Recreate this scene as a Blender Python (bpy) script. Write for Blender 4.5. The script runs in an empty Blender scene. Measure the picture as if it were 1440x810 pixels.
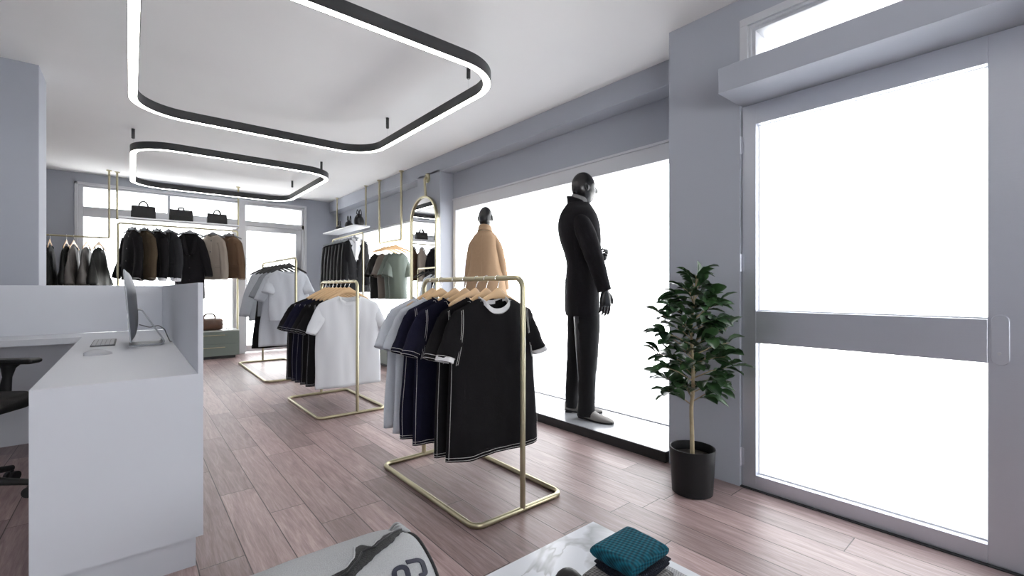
import bpy, math, random
from mathutils import Vector, Matrix, noise
V = Vector
PI = math.pi
sc = bpy.context.scene
COL = sc.collection
R = math.radians

# ------------------------------------------------------------------ mesh builder
class MB:
    def __init__(s):
        s.v = []; s.f = []
    def add(s, vs, fs):
        o = len(s.v)
        s.v += [tuple(p) for p in vs]
        s.f += [tuple(i + o for i in f) for f in fs]
        return s
    def box(s, x0, y0, z0, x1, y1, z1):
        x0, x1 = min(x0, x1), max(x0, x1); y0, y1 = min(y0, y1), max(y0, y1); z0, z1 = min(z0, z1), max(z0, z1)
        return s.add([(x0,y0,z0),(x1,y0,z0),(x1,y1,z0),(x0,y1,z0),(x0,y0,z1),(x1,y0,z1),(x1,y1,z1),(x0,y1,z1)],
                     [(0,3,2,1),(4,5,6,7),(0,1,5,4),(1,2,6,5),(2,3,7,6),(3,0,4,7)])
    def loft(s, rings, cap0=True, cap1=True, closed=False):
        n = len(rings[0]); m = len(rings)
        vs = [p for r in rings for p in r]; fs = []
        for j in range(m if closed else m - 1):
            a = j * n; b = ((j + 1) % m) * n
            for i in range(n):
                k = (i + 1) % n
                fs.append((a + i, a + k, b + k, b + i))
        if not closed:
            if cap0: fs.append(tuple(range(n - 1, -1, -1)))
            if cap1: fs.append(tuple((m - 1) * n + i for i in range(n)))
        return s.add(vs, fs)
    def tube(s, path, r, n=10, closed=False, caps=True):
        path = [V(p) for p in path]
        m = len(path)
        rad = r if isinstance(r, (list, tuple)) else [r] * m
        tang = []
        for i in range(m):
            a = path[(i - 1) % m] if (closed or i > 0) else path[i]
            b = path[(i + 1) % m] if (closed or i < m - 1) else path[i]
            t = (b - a)
            tang.append(t.normalized() if t.length > 1e-9 else V((0, 0, 1)))
        up = V((0, 0, 1)) if abs(tang[0].z) < .9 else V((1, 0, 0))
        nrm = (up - tang[0] * up.dot(tang[0])).normalized()
        rings = []
        for i in range(m):
            nrm = (nrm - tang[i] * nrm.dot(tang[i]))
            nrm = nrm.normalized() if nrm.length > 1e-6 else tang[i].orthogonal().normalized()
            bn = tang[i].cross(nrm)
            rings.append([path[i] + (nrm * math.cos(2*PI*k/n) + bn * math.sin(2*PI*k/n)) * rad[i] for k in range(n)])
        return s.loft(rings, caps, caps, closed)
    def sphere(s, c, rx, ry=None, rz=None, nu=16, nv=10, mat=None):
        ry = rx if ry is None else ry; rz = rx if rz is None else rz
        rings = []
        for j in range(1, nv):
            ph = -PI/2 + PI * j / nv
            rings.append([V((math.cos(ph)*math.cos(2*PI*i/nu)*rx, math.cos(ph)*math.sin(2*PI*i/nu)*ry, math.sin(ph)*rz)) for i in range(nu)])
        if mat: rings = [[mat @ p for p in r] for r in rings]
        return s.loft([[V(c) + p for p in r] for r in rings])
    def lathe(s, prof, n=32, c=(0, 0, 0), sx=1, sy=1, cap0=True, cap1=True):
        return s.loft([[V(c) + V((r*math.cos(2*PI*i/n)*sx, r*math.sin(2*PI*i/n)*sy, z)) for i in range(n)] for r, z in prof], cap0, cap1)
    def prism(s, poly, fn0, fn1):
        return s.loft([[V(fn0(*p)) for p in poly], [V(fn1(*p)) for p in poly]])
    def grid(s, P, nu, nv, wrap=False):
        vs = [P(i / (nu if wrap else nu - 1), j / (nv - 1)) for j in range(nv) for i in range(nu)]
        fs = []
        for j in range(nv - 1):
            for i in range(nu if wrap else nu - 1):
                k = (i + 1) % nu
                fs.append((j*nu + i, j*nu + k, (j+1)*nu + k, (j+1)*nu + i))
        return s.add(vs, fs)
    def xf(s, M):
        s.v = [tuple(M @ V(p)) for p in s.v]
        return s

def fillet(pts, r, n=6, closed=False):
    pts = [V(p) for p in pts]; out = []; m = len(pts)
    for i in range(m):
        if not closed and i in (0, m - 1):
            out.append(pts[i]); continue
        p = pts[i]; a = (pts[i-1] - p); b = (pts[(i+1) % m] - p)
        rr = r[i] if isinstance(r, (list, tuple)) else r
        if rr <= 0: out.append(p); continue
        la, lb = a.length, b.length
        if la < 1e-6 or lb < 1e-6: out.append(p); continue
        a.normalize(); b.normalize()
        ang = a.angle(b)
        if ang > PI - .02: out.append(p); continue
        d = min(rr / math.tan(ang/2), la*.49, lb*.49); rr2 = d * math.tan(ang/2)
        cen = p + (a + b).normalized() * (rr2 / math.sin(ang/2))
        s0 = p + a*d - cen; s1 = p + b*d - cen
        for k in range(n + 1):
            t = k / n; tot = s0.angle(s1)
            out.append(cen + (s0 * math.sin((1-t)*tot) + s1 * math.sin(t*tot)) / math.sin(tot))
    return out

def obj(name, mb, mat, parent=None, smooth=38, bevel=0, solid=0, sub=0, bseg=2):
    me = bpy.data.meshes.new(name)
    me.from_pydata(mb.v, [], mb.f); me.update()
    o = bpy.data.objects.new(name, me); COL.objects.link(o)
    me.materials.append(mat)
    if smooth:
        me.shade_smooth()
        me.set_sharp_from_angle(angle=R(smooth))
    if solid:
        m = o.modifiers.new('solid', 'SOLIDIFY'); m.thickness = solid; m.offset = -1
    if bevel:
        m = o.modifiers.new('bevel', 'BEVEL'); m.width = bevel; m.segments = bseg; m.limit_method = 'ANGLE'; m.angle_limit = R(50)
        m.harden_normals = False
    if sub:
        m = o.modifiers.new('sub', 'SUBSURF'); m.levels = sub; m.render_levels = sub
    if parent: o.parent = parent
    return o

def tag(o, label=None, cat=None, group=None, kind=None):
    if label: o['label'] = label
    if cat: o['category'] = cat
    if group: o['group'] = group
    if kind: o['kind'] = kind
    return o

def thing(name, label, cat, loc=(0, 0, 0), rz=0, group=None):
    o = bpy.data.objects.new(name, None); COL.objects.link(o)
    o.empty_display_size = .05
    o.location = loc; o.rotation_euler = (0, 0, rz)
    return tag(o, label, cat, group)

def struct(name, mb, mat, parent=None, label=None, cat=None, **k):
    o = obj(name, mb, mat, parent, **k)
    if parent is None:
        tag(o, label, cat, None, 'structure')
    return o

def dup(o, loc=None, rz=None, label=None, parent=None):
    c = o.copy(); COL.objects.link(c)
    if parent: c.parent = parent
    if loc is not None: c.location = loc
    if rz is not None: c.rotation_euler = (0, 0, rz)
    if label: c['label'] = label
    for ch in [x for x in KIDS.get(o, [])]: dup(ch, parent=c)
    return c
KIDS = {}
def reg(o):
    KIDS[o] = [x for x in bpy.data.objects if x.parent == o]
    for x in KIDS[o]: reg(x)
    return o

# ------------------------------------------------------------------ materials
def pmat(name, col, rough=.5, metal=0, spec=.5, coat=0, sheen=0, bump=None, var=None, emit=None, es=0, aniso=0):
    """bump=(scale,strength,stretch)  var=(scale,amount)"""
    m = bpy.data.materials.new(name); m.use_nodes = True
    nt = m.node_tree; b = nt.nodes['Principled BSDF']
    b.inputs['Base Color'].default_value = (*col, 1)
    b.inputs['Roughness'].default_value = rough
    b.inputs['Metallic'].default_value = metal
    b.inputs['Specular IOR Level'].default_value = spec
    if coat: b.inputs['Coat Weight'].default_value = coat; b.inputs['Coat Roughness'].default_value = .1
    if sheen: b.inputs['Sheen Weight'].default_value = sheen; b.inputs['Sheen Roughness'].default_value = .4
    if emit: b.inputs['Emission Color'].default_value = (*emit, 1); b.inputs['Emission Strength'].default_value = es
    tc = nt.nodes.new('ShaderNodeTexCoord')
    if var:
        n = nt.nodes.new('ShaderNodeTexNoise'); n.inputs['Scale'].default_value = var[0]; n.inputs['Detail'].default_value = 4
        nt.links.new(tc.outputs['Object'], n.inputs['Vector'])
        mx = nt.nodes.new('ShaderNodeMix'); mx.data_type = 'RGBA'
        mx.inputs[6].default_value = (*[c*(1-var[1]) for c in col], 1); mx.inputs[7].default_value = (*[min(1, c*(1+var[1])) for c in col], 1)
        nt.links.new(n.outputs['Fac'], mx.inputs[0]); nt.links.new(mx.outputs[2], b.inputs['Base Color'])
    if bump:
        n = nt.nodes.new('ShaderNodeTexNoise'); n.inputs['Scale'].default_value = bump[0]; n.inputs['Detail'].default_value = 3
        src = tc.outputs['Object']
        if len(bump) > 2:
            mp = nt.nodes.new('ShaderNodeMapping'); mp.inputs['Scale'].default_value = bump[2]
            nt.links.new(src, mp.inputs['Vector']); src = mp.outputs['Vector']
        nt.links.new(src, n.inputs['Vector'])
        bp = nt.nodes.new('ShaderNodeBump'); bp.inputs['Strength'].default_value = bump[1]; bp.inputs['Distance'].default_value = .004
        nt.links.new(n.outputs['Fac'], bp.inputs['Height']); nt.links.new(bp.outputs['Normal'], b.inputs['Normal'])
    return m

def N(nt, t, **k):
    n = nt.nodes.new(t)
    for a, b in k.items(): setattr(n, a, b)
    return n
def mth(nt, op, a, b=None):
    n = nt.nodes.new('ShaderNodeMath'); n.operation = op
    for i, x in enumerate((a, b)):
        if x is None: continue
        if isinstance(x, (int, float)): n.inputs[i].default_value = x
        else: nt.links.new(x, n.inputs[i])
    return n.outputs[0]

def wood_floor():
    m = bpy.data.materials.new('floor_planks'); m.use_nodes = True
    nt = m.node_tree; b = nt.nodes['Principled BSDF']; L = nt.links.new
    tc = N(nt, 'ShaderNodeTexCoord'); sp = N(nt, 'ShaderNodeSeparateXYZ'); L(tc.outputs['Object'], sp.inputs[0])
    W, LEN = .1605, 1.12
    xr = mth(nt, 'DIVIDE', mth(nt, 'SUBTRACT', sp.outputs[0], .0435), W)
    row = mth(nt, 'FLOOR', xr)
    wn = N(nt, 'ShaderNodeTexWhiteNoise', noise_dimensions='1D'); L(row, wn.inputs['W'])
    yr = mth(nt, 'ADD', mth(nt, 'DIVIDE', sp.outputs[1], LEN), mth(nt, 'MULTIPLY', wn.outputs['Value'], 7.3))
    idn = mth(nt, 'FLOOR', yr)
    cb = N(nt, 'ShaderNodeCombineXYZ'); L(row, cb.inputs[0]); L(idn, cb.inputs[1])
    w2 = N(nt, 'ShaderNodeTexWhiteNoise', noise_dimensions='3D'); L(cb.outputs[0], w2.inputs['Vector'])
    # seam distance (m)
    fx = mth(nt, 'FRACT', xr); dx = mth(nt, 'MULTIPLY', mth(nt, 'MINIMUM', fx, mth(nt, 'SUBTRACT', 1.0, fx)), W)
    fy = mth(nt, 'FRACT', yr); dy = mth(nt, 'MULTIPLY', mth(nt, 'MINIMUM', fy, mth(nt, 'SUBTRACT', 1.0, fy)), LEN)
    d = mth(nt, 'MINIMUM', dx, dy)
    seam = N(nt, 'ShaderNodeMapRange'); seam.inputs[1].default_value = .0008; seam.inputs[2].default_value = .0028
    L(d, seam.inputs[0])
    # grain coordinates, shifted for every plank
    sc_ = N(nt, 'ShaderNodeVectorMath', operation='SCALE'); L(w2.outputs['Color'], sc_.inputs[0]); sc_.inputs['Scale'].default_value = 40
    ad = N(nt, 'ShaderNodeVectorMath', operation='ADD'); L(tc.outputs['Object'], ad.inputs[0]); L(sc_.outputs[0], ad.inputs[1])
    mp = N(nt, 'ShaderNodeMapping'); mp.inputs['Scale'].default_value = (14, 1.1, 1); L(ad.outputs[0], mp.inputs['Vector'])
    n1 = N(nt, 'ShaderNodeTexNoise'); n1.inputs['Scale'].default_value = 2.2; n1.inputs['Detail'].default_value = 6; n1.inputs['Distortion'].default_value = 1.6
    L(mp.outputs[0], n1.inputs['Vector'])
    mp2 = N(nt, 'ShaderNodeMapping'); mp2.inputs['Scale'].default_value = (60, 3, 1); L(ad.outputs[0], mp2.inputs['Vector'])
    n2 = N(nt, 'ShaderNodeTexNoise'); n2.inputs['Scale'].default_value = 4; n2.inputs['Detail'].default_value = 4; n2.inputs['Distortion'].default_value = .6
    L(mp2.outputs[0], n2.inputs['Vector'])
    gr = mth(nt, 'ADD', mth(nt, 'MULTIPLY', n1.outputs['Fac'], .6), mth(nt, 'MULTIPLY', n2.outputs['Fac'], .4))
    rp = N(nt, 'ShaderNodeValToRGB'); L(gr, rp.inputs[0])
    e = rp.color_ramp.elements
    e[0].position = .30; e[0].color = (.165, .110, .107, 1)
    e[1].position = .72; e[1].color = (.42, .325, .32, 1)
    x = e.new(.5); x.color = (.28, .20, .195, 1)
    hs = N(nt, 'ShaderNodeHueSaturation'); L(rp.outputs[0], hs.inputs['Color'])
    L(mth(nt, 'ADD', mth(nt, 'MULTIPLY', w2.outputs['Value'], .55), .72), hs.inputs['Value'])
    mx = N(nt, 'ShaderNodeMix', data_type='RGBA'); mx.inputs[6].default_value = (.018, .01, .01, 1)
    L(seam.outputs[0], mx.inputs[0]); L(hs.outputs[0], mx.inputs[7]); L(mx.outputs[2], b.inputs['Base Color'])
    L(mth(nt, 'ADD', mth(nt, 'MULTIPLY', n2.outputs['Fac'], .20), .30), b.inputs['Roughness'])
    bh = mth(nt, 'ADD', mth(nt, 'MULTIPLY', seam.outputs[0], 1.0), mth(nt, 'MULTIPLY', gr, .5))
    bp = N(nt, 'ShaderNodeBump'); bp.inputs['Strength'].default_value = .35; bp.inputs['Distance'].default_value = .002
    L(bh, bp.inputs['Height']); L(bp.outputs[0], b.inputs['Normal'])
    return m

def marble():
    m = bpy.data.materials.new('white_marble'); m.use_nodes = True
    nt = m.node_tree; b = nt.nodes['Principled BSDF']; L = nt.links.new
    tc = N(nt, 'ShaderNodeTexCoord')
    n0 = N(nt, 'ShaderNodeTexNoise'); n0.inputs['Scale'].default_value = 1.5; n0.inputs['Detail'].default_value = 5; n0.inputs['Distortion'].default_value = .7
    L(tc.outputs['Object'], n0.inputs['Vector'])
    v = mth(nt, 'ABSOLUTE', mth(nt, 'SUBTRACT', n0.outputs['Fac'], .5))
    n1 = N(nt, 'ShaderNodeTexNoise'); n1.inputs['Scale'].default_value = 3.1; L(tc.outputs['Object'], n1.inputs['Vector'])
    th = mth(nt, 'MULTIPLY', mth(nt, 'MAXIMUM', mth(nt, 'SUBTRACT', n1.outputs['Fac'], .40), 0.0), .30)
    mr = N(nt, 'ShaderNodeMapRange'); L(v, mr.inputs[0]); mr.inputs[1].default_value = 0; L(mth(nt, 'ADD', th, .004), mr.inputs[2])
    mx = N(nt, 'ShaderNodeMix', data_type='RGBA'); mx.inputs[6].default_value = (.42, .43, .45, 1); mx.inputs[7].default_value = (.70, .72, .76, 1)
    L(mr.outputs[0], mx.inputs[0]); L(mx.outputs[2], b.inputs['Base Color']); b.inputs['Roughness'].default_value = .22
    return m

def knit(name, c0, c1, scale, rough=.9, rot=0.0):
    m = bpy.data.materials.new(name); m.use_nodes = True
    nt = m.node_tree; b = nt.nodes['Principled BSDF']; L = nt.links.new
    tc = N(nt, 'ShaderNodeTexCoord')
    mp = N(nt, 'ShaderNodeMapping'); mp.inputs['Rotation'].default_value = (0, 0, rot); mp.inputs['Scale'].default_value = (scale,)*3
    L(tc.outputs['Object'], mp.inputs['Vector'])
    sp = N(nt, 'ShaderNodeSeparateXYZ'); L(mp.outputs[0], sp.inputs[0])
    s1 = mth(nt, 'SINE', mth(nt, 'ADD', sp.outputs[0], sp.outputs[2])); s2 = mth(nt, 'SINE', mth(nt, 'SUBTRACT', sp.outputs[1], sp.outputs[2]))
    h = mth(nt, 'MULTIPLY', mth(nt, 'ADD', mth(nt, 'MULTIPLY', s1, s2), 1.0), .5)
    nn = N(nt, 'ShaderNodeTexNoise'); nn.inputs['Scale'].default_value = 160; L(tc.outputs['Object'], nn.inputs['Vector'])
    f = mth(nt, 'ADD', mth(nt, 'MULTIPLY', h, .8), mth(nt, 'MULTIPLY', nn.outputs['Fac'], .25))
    mx = N(nt, 'ShaderNodeMix', data_type='RGBA'); mx.inputs[6].default_value = (*c0, 1); mx.inputs[7].default_value = (*c1, 1)
    L(f, mx.inputs[0]); L(mx.outputs[2], b.inputs['Base Color']); b.inputs['Roughness'].default_value = rough
    bp = N(nt, 'ShaderNodeBump'); bp.inputs['Strength'].default_value = .8; bp.inputs['Distance'].default_value = .003
    L(f, bp.inputs['Height']); L(bp.outputs[0], b.inputs['Normal'])
    b.inputs['Specular IOR Level'].default_value = .2
    return m

def leaf_mat():
    m = bpy.data.materials.new('leaf_green'); m.use_nodes = True
    nt = m.node_tree; b = nt.nodes['Principled BSDF']; L = nt.links.new
    tc = N(nt, 'ShaderNodeTexCoord'); nn = N(nt, 'ShaderNodeTexNoise'); nn.inputs['Scale'].default_value = 9
    L(tc.outputs['Object'], nn.inputs['Vector'])
    rp = N(nt, 'ShaderNodeValToRGB'); L(nn.outputs['Fac'], rp.inputs[0])
    rp.color_ramp.elements[0].color = (.010, .030, .012, 1); rp.color_ramp.elements[0].position = .3
    rp.color_ramp.elements[1].color = (.045, .105, .035, 1); rp.color_ramp.elements[1].position = .75
    L(rp.outputs[0], b.inputs['Base Color']); b.inputs['Roughness'].default_value = .28
    b.inputs['Subsurface Weight'].default_value = 0
    return m

def glass_mat(name='window_glass', tint=(1, 1, 1)):
    m = bpy.data.materials.new(name); m.use_nodes = True
    nt = m.node_tree; nt.nodes.clear(); L = nt.links.new
    o = N(nt, 'ShaderNodeOutputMaterial'); t = N(nt, 'ShaderNodeBsdfTransparent'); g = N(nt, 'ShaderNodeBsdfGlossy')
    t.inputs[0].default_value = (*tint, 1); g.inputs['Roughness'].default_value = .02
    lw = N(nt, 'ShaderNodeLayerWeight'); lw.inputs['Blend'].default_value = .5
    fac = mth(nt, 'ADD', mth(nt, 'MULTIPLY', mth(nt, 'POWER', lw.outputs['Facing'], 5.0), .55), .03)
    mx = N(nt, 'ShaderNodeMixShader'); L(fac, mx.inputs[0]); L(t.outputs[0], mx.inputs[1]); L(g.outputs[0], mx.inputs[2])
    L(mx.outputs[0], o.inputs[0])
    return m

M = {}
M['wall'] = pmat('wall_paint', (.35, .37, .42), .75, bump=(60, .05), var=(1.5, .03))
M['wall_white'] = pmat('white_paint', (.72, .74, .78), .6)
M['ceiling'] = pmat('ceiling_plaster', (.82, .82, .82), .9, bump=(3, .08), var=(1.1, .05))
M['floor'] = wood_floor()
M['desk'] = pmat('desk_laminate', (.61, .63, .68), .5, var=(.7, .02))
M['frame'] = pmat('window_frame_paint', (.56, .57, .60), .45, var=(2, .03))
M['steel'] = pmat('door_steel', (.58, .60, .66), .38, metal=.75, bump=(9, .12, (1, 1, 12)))
M['steel_light'] = pmat('satin_steel', (.62, .63, .66), .3, metal=.9)
M['chrome'] = pmat('hook_chrome', (.72, .72, .72), .18, metal=1)
M['gold'] = pmat('brushed_gold', (.46, .42, .285), .32, metal=1, bump=(40, .04))
M['black_metal'] = pmat('black_metal', (.014, .015, .017), .4)
M['led'] = pmat('led_diffuser', (.9, .9, .88), .5, emit=(1, .965, .90), es=13)
M['warm_led'] = pmat('warm_led', (.9, .85, .7), .5, emit=(1, .80, .48), es=14)
M['glass'] = glass_mat()
M['mirror'] = pmat('mirror_silver', (.92, .93, .93), .01, metal=1)
M['platform_top'] = pmat('platform_laminate', (.30, .31, .33), .22)
M['black_board'] = pmat('black_board', (.012, .012, .013), .45)
M['wood'] = pmat('hanger_wood', (.60, .40, .22), .42, bump=(30, .06, (1, 1, 12)), var=(14, .12))
M['cloth_black'] = pmat('black_jersey', (.008, .0075, .0085), .9, spec=.12, bump=(260, .25))
M['cloth_navy'] = pmat('navy_jersey', (.006, .006, .017), .9, spec=.12, bump=(260, .25))
M['cloth_grey'] = pmat('light_grey_jersey', (.46, .485, .53), .9, spec=.2, bump=(240, .25), var=(120, .08))
M['cloth_midgrey'] = pmat('mid_grey_jersey', (.25, .265, .29), .9, spec=.2, bump=(240, .25), var=(120, .1))
M['cloth_white'] = pmat('white_jersey', (.62, .635, .665), .9, spec=.2, bump=(240, .15))
M['thread'] = pmat('white_thread', (.62, .62, .60), .8)
M['dark_thread'] = pmat('grey_thread', (.30, .30, .32), .8)
M['rib_white'] = pmat('white_rib', (.68, .68, .69), .9, bump=(300, .3))
M['wool_black'] = pmat('black_wool', (.009, .0085, .010), .95, spec=.1, sheen=.03, bump=(180, .5), var=(90, .3))
M['wool_char'] = pmat('charcoal_wool', (.020, .021, .024), .95, spec=.1, sheen=.03, bump=(180, .5))
M['wool_brown'] = pmat('brown_wool', (.060, .045, .030), .95, spec=.1, bump=(180, .5))
M['wool_taupe'] = pmat('taupe_wool', (.25, .215, .185), .95, spec=.1, bump=(180, .4))
M['suede_brown'] = pmat('brown_suede', (.085, .052, .033), .9, spec=.1, bump=(120, .4))
M['wool_tan'] = pmat('camel_wool', (.32, .215, .135), .95, spec=.15, bump=(180, .4), var=(40, .06))
M['knit_grey'] = pmat('grey_rollneck', (.20, .20, .20), .95, spec=.2, bump=(220, .7, (1, 1, .2)))
M['knit_beige'] = pmat('beige_rollneck', (.55, .42, .30), .95, spec=.2, bump=(220, .6, (1, 1, .2)))
M['satin_green'] = pmat('sage_satin', (.080, .105, .090), .5, spec=.5, bump=(12, .15))
M['satin_taupe'] = pmat('taupe_satin', (.105, .088, .075), .5, spec=.5, bump=(12, .15))
M['satin_grey'] = pmat('warm_grey_satin', (.085, .078, .074), .6, spec=.5)
M['satin_black'] = pmat('black_satin', (.008, .009, .0085), .6, spec=.25)
M['sequin'] = pmat('black_sequin', (.006, .006, .0075), .55, spec=.12, bump=(170, 1.0))
M['trouser'] = pmat('black_trouser', (.008, .008, .009), .75, spec=.15, bump=(200, .15))
M['gloss_black'] = pmat('gloss_black', (.007, .007, .008), .27, spec=.45)
M['suede_grey'] = pmat('grey_suede', (.22, .21, .20), .85, spec=.25, bump=(160, .3))
M['leather_black'] = pmat('black_leather', (.009, .009, .010), .5, spec=.3, bump=(90, .2))
M['leather_brown'] = pmat('brown_leather', (.075, .034, .018), .38, bump=(60, .25), var=(20, .3))
M['green_cabinet'] = pmat('sage_lacquer', (.155, .185, .165), .4)
M['green_top'] = pmat('pale_sage_top', (.45, .48, .46), .35)
M['bark'] = pmat('pale_bark', (.33, .27, .17), .9, bump=(40, .8), var=(25, .35))
M['pot'] = pmat('black_pot', (.007, .007, .008), .5, spec=.3)
M['soil'] = pmat('potting_soil', (.018, .013, .010), .95, bump=(60, 1))
M['leaf'] = leaf_mat()
M['marble'] = marble()
M['teal'] = knit('teal_knit', (.002, .012, .018), (.005, .098, .145), 330, rot=.5)
M['navy_fold'] = knit('navy_knit', (.003, .004, .008), (.010, .014, .026), 700)
M['tweed'] = knit('grey_tweed', (.025, .025, .026), (.26, .25, .245), 420, rot=.9)
M['pale_knit'] = knit('pale_grey_knit', (.20, .20, .21), (.50, .50, .52), 620, rot=.3)
M['bag_grey'] = pmat('grey_canvas', (.42, .43, .44), .9, spec=.2, bump=(420, .6), var=(300, .22))
M['bag_mesh'] = pmat('black_mesh', (.010, .011, .012), .6, bump=(300, 1))
M['print_navy'] = pmat('navy_print', (.012, .014, .03), .6)
M['alu'] = pmat('silver_aluminium', (.20, .21, .23), .42, metal=.4)
M['screen'] = pmat('screen_glass', (.01, .01, .012), .08, coat=.5)
M['key'] = pmat('white_key', (.46, .47, .50), .5)
M['cable'] = pmat('grey_cable', (.10, .10, .11), .5)
M['chair_black'] = pmat('chair_plastic', (.010, .010, .011), .5)
M['chair_cloth'] = pmat('chair_fabric', (.014, .013, .013), .9, bump=(200, .4))
M['pavement'] = pmat('pavement', (.70, .71, .72), .9, var=(.8, .04))

# ------------------------------------------------------------------ camera, world, view
cam = bpy.data.cameras.new('camera'); co = bpy.data.objects.new('camera', cam); COL.objects.link(co)
cam.sensor_fit = 'HORIZONTAL'; cam.sensor_width = 36; cam.lens = 16.0; cam.shift_y = 1/1440; cam.clip_start = .02
co.location = (0, 0, 1.1); co.rotation_euler = (R(90), 0, R(-40))
sc.camera = co
w = bpy.data.worlds.new('world'); sc.world = w; w.use_nodes = True
w.node_tree.nodes['Background'].inputs[0].default_value = (.96, .98, 1.0, 1)
w.node_tree.nodes['Background'].inputs[1].default_value = 4.8
sc.view_settings.view_transform = 'Standard'; sc.view_settings.look = 'None'
sc.view_settings.exposure = 0.25; sc.view_settings.gamma = 1; sc.view_settings.use_curve_mapping = False
sc.cycles.use_denoising = True
sc.cycles.max_bounces = 10; sc.cycles.diffuse_bounces = 6; sc.cycles.transparent_max_bounces = 16
sc.cycles.sample_clamp_indirect = 6

bounce_sun = bpy.data.lights.new('bounce_sun', 'SUN'); bounce_sun.energy = 60; bounce_sun.angle = R(4); bounce_sun.color = (1, .97, .93)
so_ = bpy.data.objects.new('bounce_sun', bounce_sun); COL.objects.link(so_); so_.rotation_euler = (0, R(-42), 0); so_.location = (-6, 3, 8)  # added sun under an overcast sky, brightens the pavement so it lights the ceiling

def portal(name, loc, rot, sx, sy):
    l = bpy.data.lights.new(name, 'AREA'); l.shape = 'RECTANGLE'; l.size = sx; l.size_y = sy
    l.cycles.is_portal = True
    o = bpy.data.objects.new(name, l); COL.objects.link(o); o.location = loc; o.rotation_euler = rot
# area light emits along local -Z
portal('window_daylight', (3.2, 3.2, 1.1), (0, R(90), 0), 2.0, 3.3)
portal('door_daylight', (2.70, .6, 1.05), (0, R(90), 0), 2.0, 1.0)
portal('transom_daylight', (2.80, .1, 2.42), (0, R(90), 0), .4, 2.0)
portal('back_daylight', (.95, 8.95, 1.4), (R(-90), 0, 0), 3.2, 2.5)
portal('side_daylight', (3.2, 6.8, 1.2), (0, R(90), 0), 1.9, 2.6)
portal('added_front_daylight', (-.45, -2.6, 1.35), (R(90), 0, 0), 3.1, 1.7)  # portal in the added front window

# ------------------------------------------------------------------ room shell
CZ = 2.71
YB = 8.85
def cz(y): return 2.71 + (y - 1.3) * .004
struct('floor', MB().box(-3.4, -2.7, -.06, 2.77, YB + .2, 0).box(2.77, 1.45, -.06, 3.28, YB + .2, 0), M['floor'], label='reddish brown wooden plank floor', cat='floor', smooth=0)
b = MB(); y0, y1 = -2.7, YB + .2
b.add([(-3.4,y0,cz(y0)),(3.3,y0,cz(y0)),(3.3,y1,cz(y1)),(-3.4,y1,cz(y1)),(-3.4,y0,2.9),(3.3,y0,2.9),(3.3,y1,2.9),(-3.4,y1,2.9)],
      [(0,1,2,3),(7,6,5,4),(4,5,1,0),(5,6,2,1),(6,7,3,2),(7,4,0,3)])
struct('ceiling', b, M['ceiling'], label='pale grey plaster ceiling', cat='ceiling', smooth=0)
struct('ground_outside', MB().box(3.3, -12, -.12, 22, 22, -.03).box(2.785, -2.7, -.12, 3.3, 1.44, -.03).box(-14, YB + .2, -.12, 3.3, 22, -.03).box(-14, -14, -.12, 22, -2.7, -.03), M['pavement'], label='pale pavement outside the windows', cat='ground', smooth=0)

DY0, DY1 = -.04, 1.126     # the street door
b = MB()
b.box(2.6, DY1, 0, 2.78, 1.46, 2.75).box(2.6, 1.46, 0, 3.28, 1.56, 2.75)                       # pillar beside the door
b.box(2.6, -.95, 2.12, 2.78, DY1, 2.36)                    # lintel above the door
b.box(2.6, -.95, 2.575, 2.78, DY1, 2.75)
b.box(2.6, -2.7, 0, 2.78, -.95, 2.75)
b.box(2.6, -.95, 0, 2.78, DY0 - .02, 2.12)
b.box(3.085, 1.56, 2.215, 3.28, 4.82, 2.56)                # over the shop window
b.box(2.9, 4.82, 0, 3.28, 5.395, 2.56)                     # pillar behind the mirror
b.box(3.085, 5.395, 2.09, 3.28, YB, 2.56)
b.box(3.085, 5.395, 0, 3.28, YB, .45)
b.box(3.085, 8.1, .45, 3.28, YB, 2.09)
b.box(3.085, 1.56, 0, 3.28, 4.82, .06)
struct('wall_right', b, M['wall'], label='grey blue street wall with door pillar and window openings', cat='wall', smooth=0)
struct('trim_1', MB().box(2.9, 1.56, 2.535, 3.28, YB, 2.75), M['wall'], label='grey blue ceiling beam along the street wall', cat='beam', smooth=0, bevel=.006)
# back wall with window / door opening
b = MB()
b.box(-3.4, YB, 0, -.60, YB + .2, 2.8); b.box(2.485, YB, 0, 3.28, YB + .2, 2.8); b.box(-.60, YB, 2.61, 2.485, YB + .2, 2.8)
b.box(-.60, YB, 0, 1.42, YB + .2, .30)
struct('wall_back', b, M['wall'], label='grey blue back wall around the window and door', cat='wall', smooth=0)
struct('wall_left', MB().box(-3.4, -2.7, 0, -3.2, YB, 2.8), M['wall'], label='grey blue wall on the left', cat='wall', smooth=0)
b = MB()
b.box(-3.4, -2.7, 0, -2.0, -2.5, 2.8).box(1.1, -2.7, 0, 2.6, -2.5, 2.8).box(-2.0, -2.7, 0, 1.1, -2.5, .5).box(-2.0, -2.7, 2.2, 1.1, -2.5, 2.8)
struct('wall_front', b, M['wall'], label='grey blue front wall', cat='wall', smooth=0)
struct('window_4', MB().box(-2.0, -2.62, .5, 1.1, -2.61, 2.2), M['glass'], label='unseen front window pane added to light the desk', cat='window', smooth=0)  # unseen window, put in and sized for the light on the desk front
# left pillar
b = MB().box(-1.6, 4.745, 0, -.507, 5.12, 2.76)
struct('pillar', b, M['wall'], label='grey blue pillar behind the reception desk', cat='pillar', smooth=0, bevel=.004)

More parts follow.
